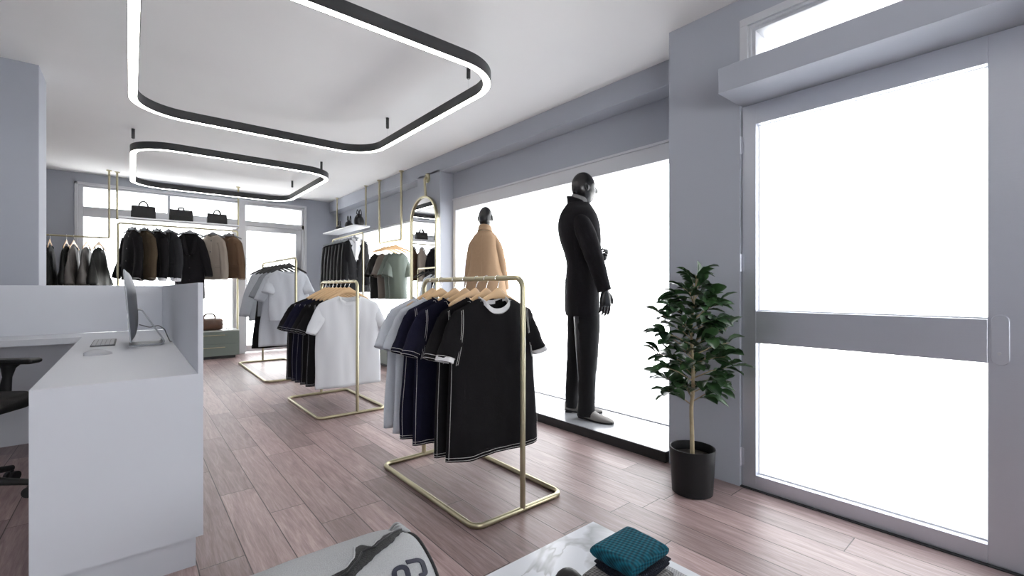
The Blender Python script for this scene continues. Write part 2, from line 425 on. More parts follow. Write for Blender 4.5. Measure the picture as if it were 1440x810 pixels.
# ------------------------------------------------------------------ shop window (window_1)
w1 = tag(thing('window_1', 'wide bright shop window behind the mannequins', 'window', (3.1, 3.2, 0)), kind='structure')
def rel(mb, o): return mb.xf(Matrix.Translation(-V(o.location)))
b = MB().box(3.085, 1.56, 2.07, 3.20, 4.82, 2.215).box(3.085, 4.765, .07, 3.20, 4.82, 2.07).box(3.085, 1.56, .07, 3.20, 1.60, 2.07).box(3.10, 1.60, .06, 3.2, 4.765, .075)
b.box(3.07, 1.56, 2.195, 3.09, 4.82, 2.215)
obj('frame', rel(b, w1), M['frame'], w1, smooth=0, bevel=.003)
obj('pane', rel(MB().box(3.14, 1.60, .075, 3.152, 4.765, 2.07), w1), M['glass'], w1, smooth=0)
# second street window behind the rails
w3 = tag(thing('window_3', 'street window behind the sequin jackets', 'window', (3.1, 6.7, 0)), kind='structure')
b = MB().box(3.10, 5.395, 2.06, 3.2, 8.1, 2.09).box(3.10, 5.395, .45, 3.2, 5.43, 2.06).box(3.10, 8.06, .45, 3.2, 8.1, 2.06).box(3.10, 5.395, .45, 3.2, 8.1, .49)
obj('frame', rel(b, w3), M['frame'], w3, smooth=0, bevel=.003)
obj('pane', rel(MB().box(3.15, 5.43, .49, 3.16, 8.06, 2.06), w3), M['glass'], w3, smooth=0)

# ------------------------------------------------------------------ back window and door
w2 = tag(thing('window_2', 'back window with transom panes behind the jacket rail', 'window', (.4, YB, 0)), kind='structure')
b = MB(); F0, F1 = YB - .025, YB + .12
b.box(-.60, F0, 2.575, 2.485, F1, 2.61).box(-.60, F0, .3, -.565, F1, 2.61)                     # outer casing
b.box(-.565, YB + .01, .3, -.51, F1, 2.575).box(-.51, YB + .01, 2.545, 1.39, F1, 2.575)
b.box(-.51, YB + .01, 2.128, 1.39, F1, 2.272).box(.445, YB + .01, 2.272, .483, F1, 2.545)
b.box(-.51, YB + .01, .3, 1.39, F1, .36).box(1.315, YB + .01, .36, 1.39, F1, 2.128)
obj('frame', rel(b, w2), M['frame'], w2, smooth=0, bevel=.004)
b = MB().box(-.51, YB + .06, 2.272, .445, YB + .066, 2.545)
obj('pane', rel(b, w2), M['glass'], w2, smooth=0)
obj('pane', rel(MB().box(.483, YB + .06, 2.272, 1.39, YB + .066, 2.545), w2), M['glass'], w2, smooth=0)
obj('pane', rel(MB().box(-.51, YB + .06, .36, 1.315, YB + .066, 2.128), w2), M['glass'], w2, smooth=0)
d2 = tag(thing('door_2', 'glazed back door with transom pane in the far corner', 'door', (1.95, YB, 0)), kind='structure')
b = MB()
b.box(1.39, F0, 0, 1.50, F1, 2.575).box(1.50, YB + .01, 2.53, 2.45, F1, 2.575).box(1.50, YB + .01, 2.18, 2.45, F1, 2.262).box(2.405, YB + .01, 0, 2.45, F1, 2.53)
b.box(2.45, F0, 0, 2.485, F1, 2.61)
obj('frame', rel(b, d2), M['frame'], d2, smooth=0, bevel=.004)
b = MB().box(1.50, YB + .03, .02, 1.53, YB + .08, 2.18).box(2.31, YB + .03, .02, 2.405, YB + .08, 2.18).box(1.53, YB + .03, 2.09, 2.31, YB + .08, 2.18).box(1.53, YB + .03, .02, 2.31, YB + .08, .13)
obj('door_leaf', rel(b, d2), M['steel_light'], d2, smooth=0, bevel=.004)
obj('pane', rel(MB().box(1.50, YB + .06, 2.262, 2.405, YB + .066, 2.53), d2), M['glass'], d2, smooth=0)
obj('pane', rel(MB().box(1.53, YB + .05, .13, 2.31, YB + .056, 2.09), d2), M['glass'], d2, smooth=0)
obj('handle', rel(MB().tube(fillet([(1.515, YB + .03, 1.0), (1.515, YB - .02, 1.0), (1.515, YB - .02, 1.3), (1.515, YB + .03, 1.3)], .02), .008), d2), M['chrome'], d2)

# ------------------------------------------------------------------ street door (door_1)
d1 = tag(thing('door_1', 'wide grey steel street door with two glass panes', 'door', (2.62, .55, 0)), kind='structure')
XD = 2.62
b = MB()
b.box(XD, 1.049, .004, XD + .06, 1.122, 2.112)                   # hinge stile
b.box(XD, DY0, .004, XD + .06, .171, 2.112)                      # lock stile
b.box(XD, .171, 2.0, XD + .06, 1.049, 2.112).box(XD, .171, .803, XD + .06, 1.049, .978).box(XD, .171, .004, XD + .06, 1.049, .079)
obj('door_leaf', rel(b, d1), M['steel'], d1, smooth=0, bevel=.002)
for z0, z1 in ((.079, .803), (.978, 2.0)):
    p = obj('pane', rel(MB().box(XD + .028, .165, z0 - .005, XD + .036, 1.055, z1 + .005), d1), M['glass'], d1, smooth=0)
b = MB()
for z0, z1 in ((.079, .803), (.978, 2.0)):
    b.box(XD + .038, 1.045, z0, XD + .058, 1.049, z1).box(XD + .038, .171, z0, XD + .058, 1.045, z0 + .006).box(XD + .038, .171, z1 - .002, XD + .058, 1.045, z1)
obj('glazing_bead', rel(b, d1), M['wall_white'], d1, smooth=0)
for z in (.165, 1.245, 1.90):
    h = MB().tube([(XD - .010, 1.128, z - .05), (XD - .010, 1.128, z + .05)], .0075, 12)
    h.box(XD - .003, 1.112, z - .046, XD + .001, 1.128, z + .046)
    obj('hinge', rel(h, d1), M['steel'], d1)
def rrect(w, h, r, n=8):
    out = []
    for cx, cy, a0 in ((w/2-r, h/2-r, 0), (-w/2+r, h/2-r, 90), (-w/2+r, -h/2+r, 180), (w/2-r, -h/2+r, 270)):
        for k in range(n+1):
            a = R(a0 + 90*k/n); out.append((cx + r*math.cos(a), cy + r*math.sin(a)))
    return out
pl = rrect(.052, .20, .0255)
hp = obj('handle_plate', rel(MB().prism(pl, lambda a, c: (XD + .002, .136 - a, .898 + c), lambda a, c: (XD - .007, .136 - a, .898 + c)), d1), M['steel'], d1, bevel=.003)
lk = MB().tube([(XD - .006, .139, .845), (XD - .011, .139, .845)], .006, 16)
lk.box(XD - .012, .1375, .842, XD - .0108, .1405, .848)
obj('lock', rel(lk, d1), M['steel_light'], d1)
obj('threshold', rel(MB().box(2.60, DY0, 0, 2.76, 1.126, .004), d1), M['black_board'], d1, smooth=0)
b = MB().box(2.66, 1.122, 0, 2.78, 1.126, 2.12)
obj('frame', rel(MB().box(2.685, DY0 - .02, 0, 2.78, DY0, 2.12).box(2.605, DY0 - .02, 0, 2.685, DY0 - .004, 2.12), d1), M['steel'], d1, smooth=0)
# cover box over the door
bx = MB().box(2.347, -.95, 2.115, 2.6, 1.126, 2.245)
struct('trim_2', bx, M['wall'], label='grey blue boxed cover above the street door', cat='boxed cover', smooth=0, bevel=.002)
# transom above the door
w5 = tag(thing('window_5', 'narrow transom window above the street door', 'window', (2.62, .1, 2.3)), kind='structure')
b = MB()
for k, (i0, i1, dx) in enumerate(((0, .042, -.004), (.042, .055, .012), (.055, .072, .03))):
    y1_, zt, zb = 1.126 - i0, 2.59 - i0, 2.25
    y2_, zt2 = 1.126 - i1, 2.59 - i1
    b.box(2.60 + dx, -.95, zt2, 2.76, y1_, zt).box(2.60 + dx, y2_, zb, 2.76, y1_, zt2)
b.box(2.60, -.95, 2.25, 2.76, 1.126, 2.30)
obj('frame', rel(b, w5), M['frame'], w5, smooth=0, bevel=.002)
obj('pane', rel(MB().box(2.66, -.95, 2.30, 2.668, 1.06, 2.52), w5), M['glass'], w5, smooth=0)

# display platform in the shop window
o = obj('display_platform', MB(), M['black_board'])
bpy.data.objects.remove(o)
dp = thing('display_platform', 'low black display platform under the two mannequins', 'platform', (2.84, 3.2, 0))
obj('body', rel(MB().box(2.585, 1.575, 0, 3.083, 4.80, .066), dp), M['black_board'], dp, smooth=0, bevel=.003)
obj('top_board', rel(MB().box(2.587, 1.577, .066, 3.083, 4.80, .07), dp), M['platform_top'], dp, smooth=0)

# ------------------------------------------------------------------ ring lights
def ring_light(x0, y0, x1, y1, zb, zt, wd, rad, label, cans):
    root = thing('ring_light', label, 'ceiling light', ((x0+x1)/2, (y0+y1)/2, zb), 0, 'ring lights under the ceiling')
    cx, cy = root.location.x, root.location.y
    def path(ins):
        hw, hh, r = (x1-x0)/2 - ins, (y1-y0)/2 - ins, rad - ins
        return rrect(2*hw, 2*hh, r, 14)
    H = zt - zb
    rings = []
    for ins, z in ((0, 0), (0, H), (wd, H), (wd, 0), (wd - .004, 0), (wd - .004, .006), (.004, .006), (.004, 0)):
        rings.append([V((a, c, z)) for a, c in path(ins)])
    b = MB().loft(rings, closed=True)
    obj('housing', b, M['black_metal'], root, smooth=30)
    rings = [[V((a, c, z)) for a, c in path(ins)] for ins, z in ((.0042, .001), (.0042, .0055), (wd - .0042, .0055), (wd - .0042, .001))]
    obj('diffuser', MB().loft(rings, closed=True), M['led'], root, smooth=30)
    for (px, py) in cans:
        zc = cz(py) - zb
        obj('canopy', MB().lathe([(.0145, zc), (.0145, zc - .095), (.010, zc - .101)], 16, (px - cx, py - cy, 0)), M['black_metal'], root)
        obj('suspension_wire', MB().tube([(px - cx, py - cy, zc - .10), (px - cx, py - cy, H - .005)], .0011, 6), M['chrome'], root)
ring_light(-.013, 2.25, 1.90, 4.53, 2.452, 2.524, .054, .36, 'larger black ring light, nearest under the ceiling', ((.014, 2.72), (.014, 4.07), (1.872, 2.72), (1.872, 4.07)))
ring_light(-.003, 5.56, 1.91, 7.80, 2.455, 2.527, .054, .36, 'farther black ring light, over the jacket rail end of the shop', ((.024, 6.03), (.024, 7.42), (1.882, 6.05), (1.882, 7.42)))

# ------------------------------------------------------------------ reception desk
desk = thing('reception_desk', 'pale grey L-shaped reception desk with raised screen', 'desk', (-.02, 3.3, 0))
DT = .765
b = MB()
b.box(-.255, 2.165, DT - .04, .222, 4.32, DT)                       # return worktop
b.box(-2.2, 4.32, DT - .04, .222, 4.715, DT)                        # back counter worktop
obj('worktop', rel(b, desk), M['desk'], desk, smooth=0)
b = MB().box(-.255, 2.165, .126, .222, 2.205, DT - .04).box(.182, 2.205, .126, .222, 4.735, DT - .04).box(-2.2, 4.69, .0, .182, 4.735, DT - .04)
obj('panel', rel(b, desk), M['desk'], desk, smooth=0)
obj('plinth', rel(MB().box(-.235, 2.195, 0, .20, 2.235, .126).box(.16, 2.235, 0, .20, 4.7, .126), desk), M['desk'], desk, smooth=0)
b = MB().box(.204, 2.165, DT, .222, 4.735, 1.124).box(-2.2, 4.717, DT, .204, 4.735, 1.124)
obj('screen', rel(b, desk), M['desk'], desk, smooth=0, bevel=.0015)

# computer
pc = thing('desktop_computer', 'thin silver all-in-one computer seen edge-on on the desk', 'computer', (.06, 3.53, DT))
sw, sh = .60, .40
def scr(a, t):     # back shell, bulging toward +x
    y = (a - .5) * sw; z = .045 + t * sh
    e = max(0.0, 1 - (abs(2*a-1))**3.0) * max(0.0, 1 - abs(2*t-1)**3.0)
    return V((-.058 + .006 + .042 * e**.6, y, z))
b = MB().grid(scr, 21, 21)
b.add([(-.058, -sw/2, .045), (-.058, sw/2, .045), (-.058, sw/2, .045+sh), (-.058, -sw/2, .045+sh)], [(3, 2, 1, 0)])
b.box(-.058, -sw/2, .045, -.0518, sw/2, .045 + sh)
T = Matrix.Translation((0, 0, 0)) @ Matrix.Rotation(R(-4), 4, 'Y')
obj('back_shell', b.xf(T), M['alu'], pc, smooth=50)
obj('display', MB().box(-.0595, -sw/2 + .01, .11, -.0582, sw/2 - .01, .035 + sh).xf(T), M['screen'], pc, smooth=0)
# stand: sloping plate and foot
prof = [(-.04, .165), (-.012, .205), (.0, .196), (.105, .018), (.108, .006), (.095, .0), (-.062, .0), (-.062, .005), (.075, .008), (.088, .022), (-.008, .185)]
b = MB()
pth = fillet([(-.03, 0, .21), (-.008, 0, .21), (.108, 0, .006), (-.065, 0, .004)], .016, 5)
ringsA = []
for i, p in enumerate(pth):
    a = pth[max(0, i-1)]; c = pth[min(len(pth)-1, i+1)]; t = (c - a).normalized(); n = V((t.z, 0, -t.x))
    ringsA.append([p + n*.004 + V((0, -.1, 0)), p + n*.004 + V((0, .1, 0)), p - n*.004 + V((0, .1, 0)), p - n*.004 + V((0, -.1, 0))])
obj('stand', MB().loft(ringsA), M['alu'], pc, smooth=40)
obj('cable', MB().tube(fillet([(-.02, -.08, .125), (.03, -.08, .105), (.07, -.06, .115), (.10, -.03, .09), (.13, .0, .005), (.14, .04, .004)], .03, 5), .0028, 8), M['cable'], pc)

kb = thing('keyboard', 'slim white keyboard on the reception desk', 'keyboard', (-.122, 3.75, DT), 0)
obj('body', MB().box(-.055, -.20, 0, .055, .20, .008), M['cable'], kb, smooth=0, bevel=.003)
b = MB()
for i in range(5):
    for j in range(14):
        x = -.048 + i*.0195; y = -.193 + j*.0277
        if i == 0 and 4 <= j <= 8:
            if j == 4: b.box(x, y, .008, x + .0165, y + .0277*4 + .0237, .0115)
            continue
        b.box(x, y, .008, x + .0165, y + .0237, .0115)
obj('keys', b, M['key'], kb, smooth=0)
ms = MB()
rings = []
for k in range(13):
    t = k/12; l = -.055 + .11*t; ww = .028 * (1 - abs(2*t-1)**3.2)**.5 + .001; hh = .006 + .024*math.sin(PI*min(1, t*.85+.12))
    rings.append([V((ww*math.cos(a), l, max(0.0, hh*math.sin(a)) if math.sin(a) > 0 else 0)) for a in [2*PI*i/18 for i in range(18)]])
m_ = obj('computer_mouse', ms.loft(rings), M['key']); m_.location = (-.125, 3.12, DT); m_.rotation_euler = (0, 0, R(-82))
tag(m_, 'white computer mouse in front of the keyboard', 'mouse')

# ------------------------------------------------------------------ office chair
ch = thing('office_chair', 'black office chair with armrests behind the reception desk', 'chair', (-.70, 3.585, 0), R(-30))
def cushion(w, d, h, n=10, r=.5):
    rings = []
    for z, s in ((0, .90), (h*.2, .98), (h*.5, 1), (h*.8, .98), (h, .90)):
        rings.append([V((a*s, c*s, z)) for a, c in rrect(d, w, min(w, d)*.22, n)])
    return MB().loft(rings)
obj('seat', cushion(.50, .50, .075).xf(Matrix.Translation((0, 0, .455))), M['chair_cloth'], ch, smooth=60)
bk = MB()
def bkp(u, v):
    y = (u - .5) * (.46 - .06*v); z = .58 + v*.52
    x = -.27 - .05*v + .05*math.cos(PI*v*1.3)*.6 + .08*(2*u-1)**2
    return V((x, y, z))
bk.grid(bkp, 15, 15)
obj('backrest', bk, M['chair_cloth'], ch, solid=.04, sub=1, smooth=80)
obj('back_support', MB().tube(fillet([(-.05, 0, .44), (-.27, 0, .44), (-.30, 0, .80)], .06), .022), M['chair_black'], ch)
for s in (-1, 1):
    arm = obj('armrest', cushion(.085, .25, .028).xf(Matrix.Translation((.06, s*.275, .675))), M['chair_black'], ch, smooth=60)
    rings = []
    for z, hx, hy, x in ((.44, .045, .012, .0), (.50, .035, .014, .02), (.60, .022, .016, .035), (.65, .035, .020, .04), (.676, .060, .026, .045)):
        rings.append([V((x + hx*math.cos(a), s*.275 + hy*math.sin(a), z)) for a in [2*PI*i/14 for i in range(14)]])
    obj('armrest_post', MB().loft(rings), M['chair_black'], arm)
    obj('armrest_bracket', MB().box(-.03, s*.16, .44, .03, s*.285, .456), M['chair_black'], arm, bevel=.004)
obj('mechanism', MB().box(-.14, -.09, .39, .12, .09, .456).tube([(.02, -.08, .42), (.05, -.30, .405)], .008), M['chair_black'], ch, bevel=.006)
obj('gas_lift', MB().lathe([(.028, .10), (.028, .26), (.018, .262), (.018, .40)], 20), M['chair_black'], ch)
for k in range(5):
    a = R(90*0 + 72*k + 12)
    lg = MB(); d = V((math.cos(a), math.sin(a), 0))
    p = [d*.02 + V((0, 0, .115)), d*.15 + V((0, 0, .105)), d*.31 + V((0, 0, .075))]
    leg = obj('leg', lg.tube(p, [.026, .022, .016], 10), M['chair_black'], ch)
    t = V((-d.y, d.x, 0))
    cs = MB()
    for s in (-1, 1):
        c0 = d*.31 + t*(s*.016) + V((0, 0, .028))
        cs.tube([c0 - t*.009, c0 + t*.009], .0275, 18)
    cs.tube([d*.31 + V((0, 0, .03)), d*.31 + V((0, 0, .075))], .008)
    obj('caster', cs, M['chair_black'], leg)

# ------------------------------------------------------------------ racks
def floor_rack(x0, x1, y0, y1, xp, h, r, label):
    root = thing('clothes_rack', label, 'clothes rack', ((x0+x1)/2, (y0+y1)/2, 0), 0, 'freestanding gold racks')
    cx, cy = root.location.x, root.location.y
    p = fillet([(x0+r, y0+r, r), (x1-r, y0+r, r), (x1-r, y1-r, r), (x0+r, y1-r, r)], .055, 6, True)
    obj('base_frame', MB().tube([q - V((cx, cy, 0)) for q in p], r, 14, True), M['gold'], root)
    p = fillet([(xp, y0+r, r*.6), (xp, y0+r, h-r), (xp, y1-r, h-r), (xp, y1-r, r*.6)], .055, 8)
    obj('hanging_rail', MB().tube([q - V((cx, cy, 0)) for q in p], r, 14), M['gold'], root)
    return root
floor_rack(1.185, 1.775, 1.672, 2.682, 1.483, 1.168, .0135, 'brass-coloured rack in the foreground holding black and navy T-shirts')
floor_rack(1.19, 1.81, 3.925, 4.93, 1.53, 1.178, .0135, 'brass-coloured rack in the middle with the white T-shirt in front')
floor_rack(1.205, 1.86, 5.88, 7.70, 1.535, 1.49, .0135, 'tall brass-coloured rack farthest back, holding grey tops')

# ------------------------------------------------------------------ hanger
HANG = {}
def make_hanger(kind, wood, half=.195, drop=.095, h0=.075):
    root = thing('clothes_hanger', 'hanger', 'hanger', (0, 0, 0))
    rings = []
    for k in range(33):
        t = -1 + 2*k/32; a = abs(t)
        z = -h0 - drop * (a**1.25); hh = .016 * (1 - .25*a) + .012*math.exp(-(a/.16)**2); th = .0065*(1 - .2*a)
        if k in (0, 32): hh *= .4; th *= .5
        x = half*t; y = -.006*a*a
        rings.append([V((x, y + th*math.cos(q), z + hh*math.sin(q))) for q in [2*PI*i/12 for i in range(12)]])
    obj('shoulder_bar', MB().loft(rings), wood, root, smooth=60)
    p = [(0, 0, -h0 + .005), (0, 0, -.046)] + [(.0175*math.sin(R(q)) , 0, .0175*math.cos(R(q))) for q in range(150, -115, -15)]
    obj('hook', MB().tube(fillet(p[:3], .01) + [V(q) for q in p[3:]], .0019, 8), M['chrome'], root)
    HANG[kind] = reg(root)
    HANG[kind]['used'] = 0
    return root
def put_hanger(kind, x, y, z, label, group, rz=0):
    h = HANG[kind]
    if not h['used']:
        h['used'] = 1; h.location = (x, y, z); h.rotation_euler = (0, 0, rz); o = h
    else:
        o = dup(h, (x, y, z), rz)
    return tag(o, label, 'hanger', group)

# ------------------------------------------------------------------ garments
def sm(t): t = max(0.0, min(1.0, t)); return t*t*(3-2*t)
def nz(*p): return noise.noise(V(p))
class Body:
    """front is -y, origin at hem centre"""
    def __init__(s, L=.76, wh=.285, ws=.27, th=.05, nw=.085, drop=.075, scoop=.06, back=.02, vneck=False, fold=.02, seed=0, waist=0.0, hemdip=0.0, gap=0.0):
        s.__dict__.update(locals())
    def top(s, x, front):
        a = abs(x)
        if a < s.nw:
            t = 1 - a/s.nw
            if front: return s.L - (s.scoop * (t if s.vneck else (1-(1-t)**2.4)**.75))
            return s.L - s.back * (1-(1-t)**2)
        t = (a - s.nw) / max(.001, s.ws - s.nw)
        return s.L - s.drop * (t**1.15) - (.02*sm((t-.85)/.15))
    def P(s, u, v, off=0.0):
        front = u % 1 >= .5
        tau = ((u % 1) * 2) % 1
        c = .5*math.cos(PI*tau) + .5*(1 - 2*tau)
        if front: c = -c
        q = math.sqrt(max(0.0, 1 - abs(c)**3.0))*(-1 if front else 1)
        hw = s.wh + (s.ws - s.wh)*sm(v*1.1) - s.waist*math.exp(-((v-.45)/.2)**2)
        x = hw * c
        zt = s.top(x * (s.ws/hw if hw > 0 else 1), front)
        z = zt * v
        th = s.th*(1 - .25*v) * math.sqrt(max(0.0, 1 - .96*v**6))
        if abs(x) < s.nw*1.25: th = max(th, .034 * sm((1 - abs(x)/(s.nw*1.25))*2.5))
        y = q*th
        f = s.fold*(1-v)**.65 * (.6*math.sin(x*17 + s.seed*1.7 + z*1.5) + .9*nz(x*5, s.seed*3.1, z*1.0)) + s.fold*.35*nz(x*14, s.seed+5, z*3)
        x += s.fold*.5*(1-v)*nz(z*4, s.seed*2.2, 3.3)
        p = V((x, y + f, z))
        if off: p += V((c*off*.7, math.copysign(off, q), 0))
        return p
    def fu(s, c, front=True):
        """u for a place across the width, c in -1..1"""
        lo, hi = 0.0, 1.0
        for _ in range(30):
            m = (lo+hi)/2; k = .5*math.cos(PI*m) + .5*(1-2*m)
            if k > (-c if front else c): lo = m
            else: hi = m
        return (.5 if front else 0) + lo/2
    def mesh(s, nu=72, nv=30):
        return MB().grid(lambda u, v: s.P(u, v), nu, nv, True)

def sleeve_mb(tip, side, length, ang, a0, a1, b0, b1, seed=0, n=22, m=12, bend=0.0, flare=None, yb=0.0, hang=0.0):
    d = V((side*math.sin(ang), 0, -math.cos(ang))); rings = []
    p = V(tip); prev = p
    seg = length/m
    cur = V(tip)
    for j in range(m+1):
        t = j/m
        an = ang*(1 - bend*t)
        d = V((side*math.sin(an), -yb*sm(t*1.3), -math.cos(an))).normalized()
        nn = V((side*math.cos(an), 0, math.sin(an))); w_ = d.cross(nn).normalized(); nn = w_.cross(d).normalized()
        if nn.x*side < 0: nn = -nn
        if j: cur = cur + d*seg
        a = a0 + (a1-a0)*t; bq = b0 + (b1-b0)*sm(t*1.15)
        if flare: a += flare*sm((t-.45)/.55); bq += flare*.6*sm((t-.45)/.55)
        wr = .006*math.sin(t*9 + seed*2) + .007*nz(t*6, seed*1.3, side*2.0)
        c = cur - nn*a*(1 - hang*t)
        rings.append([c + nn*(a*math.cos(q)*(1 + .05*nz(q, t*5, seed))) + w_*(bq*math.sin(q)*(1 + .25*nz(q*2, t*3, seed*1.7)) + wr*t) for q in [2*PI*i/n for i in range(n)]])
    return rings

def tee(name, label, cat, loc, mat, group, seed, L=.76, wh=.285, ws=.265, rz=0, stitch=None, rib=None, cuff_rib=None, sl=.21, sang=.36, scoop=.055, nw=.085, th=.045, sa=(.080, .042), fold=.024, sleeve=True, flare=None, sbend=0.0, detail=1, yb=.12):
    root = thing(name, label, cat, loc, rz, group)
    B = Body(L=L, wh=wh, ws=ws, th=th, nw=nw, scoop=scoop, seed=seed, fold=fold)
    obj('body', B.mesh(int(72*detail), int(30*detail)), mat, root, solid=.0025, smooth=70)
    if rib:
        k_ = nw/ws*.99
        lp = [B.P(B.fu(-k_ + 2*k_*i/18, False), 1.0) for i in range(19)] + [B.P(B.fu(k_ - 2*k_*i/22, True), 1.0) for i in range(1, 22)]
        rings = []
        cen = sum(lp, V())/len(lp)
        for p in lp:
            o_ = (p - cen); o_.z = 0; o_ = o_.normalized() if o_.length > 1e-6 else V((0, 1, 0))
            rings.append([p + o_*.004 + V((0, 0, -.016)), p + o_*.003 + V((0, 0, .008)), p - o_*.003 + V((0, 0, .008)), p - o_*.004 + V((0, 0, -.014))])
        obj('neckband', MB().loft(rings, closed=True), rib, root, smooth=60)
    if sleeve:
        for s in (-1, 1):
            xx = s*ws*.985; tip = V((xx, B.P(0 if s > 0 else .5, 1).y + .004, B.top(ws*.985, True) + .004))
            rings = sleeve_mb(tip, s, sl, sang, sa[0], sa[1], .014, .044, seed+s, flare=flare, bend=sbend, yb=yb, hang=.30)
            so = obj('sleeve', MB().loft(rings, False, False), mat, root, solid=.0025, smooth=70)
            if cuff_rib:
                e = rings[-1]; e2 = rings[-2]; c = sum(e, V())/len(e); c2 = sum(e2, V())/len(e2); dd = (c - c2).normalized()
                cr = [[c + (p - c)*k + dd*z for p in e] for k, z in ((1.05, -.016), (1.05, .006), (.97, .006), (.97, -.016))]
                obj('cuff', MB().loft(cr, closed=True), cuff_rib, so, smooth=60)
            if stitch:
                for back in (-1, -2):
                    e = rings[back]; c = sum(e, V())/len(e)
                    obj('stitching', MB().tube([c + (p - c)*1.035 for p in e], .0012, 5, True), stitch, so)
    if stitch:
        for v_ in (.012, .03):
            obj('hem_stitching', MB().tube([B.P(u/72, v_, .003) for u in range(72)], .0010, 5, True), stitch, root)
        for sd in (-1, 1):
            for dx in (.058, .066):
                pts = []
                for k in range(15):
                    v_ = .64 + .345*k/14
                    c_ = sd*(1 - (dx + .018*math.sin(PI*k/14)**2*0 - .030*(1 - k/14)**2)/ws)
                    pts.append(B.P(B.fu(c_), v_, .0065))
                obj('armhole_stitching', MB().tube(pts, .0011, 5), stitch, root)
            obj('side_stitching', MB().tube([B.P(B.fu(sd*.965), .02 + .66*k/20, .0035) for k in range(21)], .0009, 5), stitch, root)
        k_ = nw/ws*1.12
        obj('neck_stitching', MB().tube([B.P(B.fu(-k_ + 2*k_*i/20), .975 if abs(i-10) < 9 else .985, .004) for i in range(21)], .0010, 5), stitch, root)
    return root

def jacket(name, label, loc, mat, group, seed, L=.72, wh=.205, ws=.20, rz=0, th=.07, v=.30, collar=None, lapel=True, sl=.60, sang=.24, cuffs=None, stand=False, open_=False, buttons=True, detail=.8, pocket=True, sarm=(.075, .05), cat='jacket', drop=.06, tails=None, nw=.075):
    root = thing(name, label, cat, loc, rz, group)
    B = Body(L=L, wh=wh, ws=ws, th=th, nw=nw, drop=drop, scoop=v, back=.012, vneck=True, seed=seed, fold=.013)
    B.P_ = B.P
    obj('body', B.mesh(int(84*detail), int(30*detail)), mat, root, solid=.004, smooth=70)
    for s in (-1, 1):
        tip = V((s*ws*.98, 0, B.top(ws*.98, True) + .008))
        rings = sleeve_mb(tip, s, sl, sang, sarm[0], sarm[1], .05, .048, seed+s, bend=.7, yb=.18)
        so = obj('sleeve', MB().loft(rings, False, True), mat, root, smooth=70)
        if cuffs:
            e = rings[-1]; c = sum(e, V())/len(e)
            obj('cuff', MB().loft([[c + (p-c)*.86 + V((0, 0, .01)) for p in e], [c + (p-c)*.86 + V((0, -.006, -.035)) for p in e]]), cuffs, so)
    yf = -th*.86
    if lapel and v > .05:
        for s in (-1, 1):
            def lp(a, t, s=s):
                x0 = nw*(1-t)*.98 + .004; z0 = L - v*t + .006
                wd = .058*math.sin(PI*min(1, .28+.72*(1-t)))*(1 if t > .2 else .8)
                y = -.038*(1-t)**.5 - th*.80*(1-(1-t)**2) - .008 - .006*math.sin(PI*a)
                return V((s*(x0 + a*wd), y, z0 - a*.012))
            obj('lapel', MB().grid(lp, 6, 14), collar or mat, root, solid=.004, smooth=60)
    # collar round the back of the neck
    def cl(a, t):
        q = R(-15) + R(210)*a
        hgt = (.055 if stand else .038)
        k = 1 + (.02 if stand else .16)*(1-t)
        return V((nw*1.02*k*math.cos(q), .036*k*math.sin(q) - .002, L - .02 - .02*max(0, -math.sin(q)) + hgt*t))
    obj('collar', MB().grid(cl, 26, 5), collar or mat, root, solid=.005, smooth=60)
    # front edge
    b = MB()
    ed = []
    for k in range(16):
        t = k/15; vv = .01 + t*(L - v - .02)/L
        p = min((B.P(.75 + d_/400, vv*L/max(.2, B.top(0, True)), .003) for d_ in range(-6, 7)), key=lambda q: abs(q.x - .012))
        ed.append(p)
    obj('front_edge', MB().tube(ed, .0022, 6), mat, root)
    if tails:
        for s in (-1, 1):
            obj('shirt_tail', MB().loft([[V((s*wh*.48 + wh*.40*k*math.cos(q), th*.5*k*math.sin(q) + .012*s, z)) for q in [2*PI*i/18 for i in range(18)]] for z, k in ((.06, 1), (.0, 1.0), (-.035, .9), (-.06, .5))]), tails, root, smooth=60)
    if buttons:
        bb = MB()
        for k in range(3):
            p = ed[min(15, 6 + k*4)]
            bb.tube([p + V((-.012, .002, 0)), p + V((-.012, -.004, 0))], .008, 12)
        obj('buttons', bb, M['chair_black'], root)
    if pocket:
        for s in (-1, 1):
            p = B.P(.75 + s*.13, .30, .004)
            obj('pocket_flap', MB().box(p.x - .055, p.y - .006, p.z - .02, p.x + .055, p.y + .008, p.z + .025), mat, root, bevel=.004)
    return root

BZ = 1.155   # bar centre on the first two racks
# ---- rack in the foreground
make_hanger('wood', M['wood'])
X1 = 1.483
g = 'wooden hangers on the foreground rack'
hl = ['wooden hanger of the farthest pale grey T-shirt on the foreground rack', 'wooden hanger of the pale grey T-shirt beside the navy ones',
      'wooden hanger of the farther navy T-shirt on the foreground rack', 'wooden hanger of the nearer navy T-shirt on the foreground rack',
      'wooden hanger with a bare arm showing between navy and black T-shirts', 'wooden hanger of the black T-shirt second from the front',
      'wooden hanger of the front black T-shirt with white collar']
hy = [2.56, 2.455, 2.30, 2.19, 2.075, 1.985, 1.885]
for i, y in enumerate(hy):
    h_ = put_hanger('wood', X1, y, BZ + .0135 - .0155, hl[i], g, R((2, -2, 1, -1, 11, 2, 0)[i]))
    if i == 4: h_.rotation_euler = (0, R(8), R(11))
g = 'T-shirts on the foreground rack'
tee('t_shirt', 'black T-shirt with white collar and cuffs facing the front of the rack', 'T-shirt', (X1 - .035, 1.868, .262), M['cloth_black'], g, 1, L=.79, stitch=M['thread'], rib=M['rib_white'], cuff_rib=M['rib_white'], sang=.32, rz=R(-2), scoop=.062)
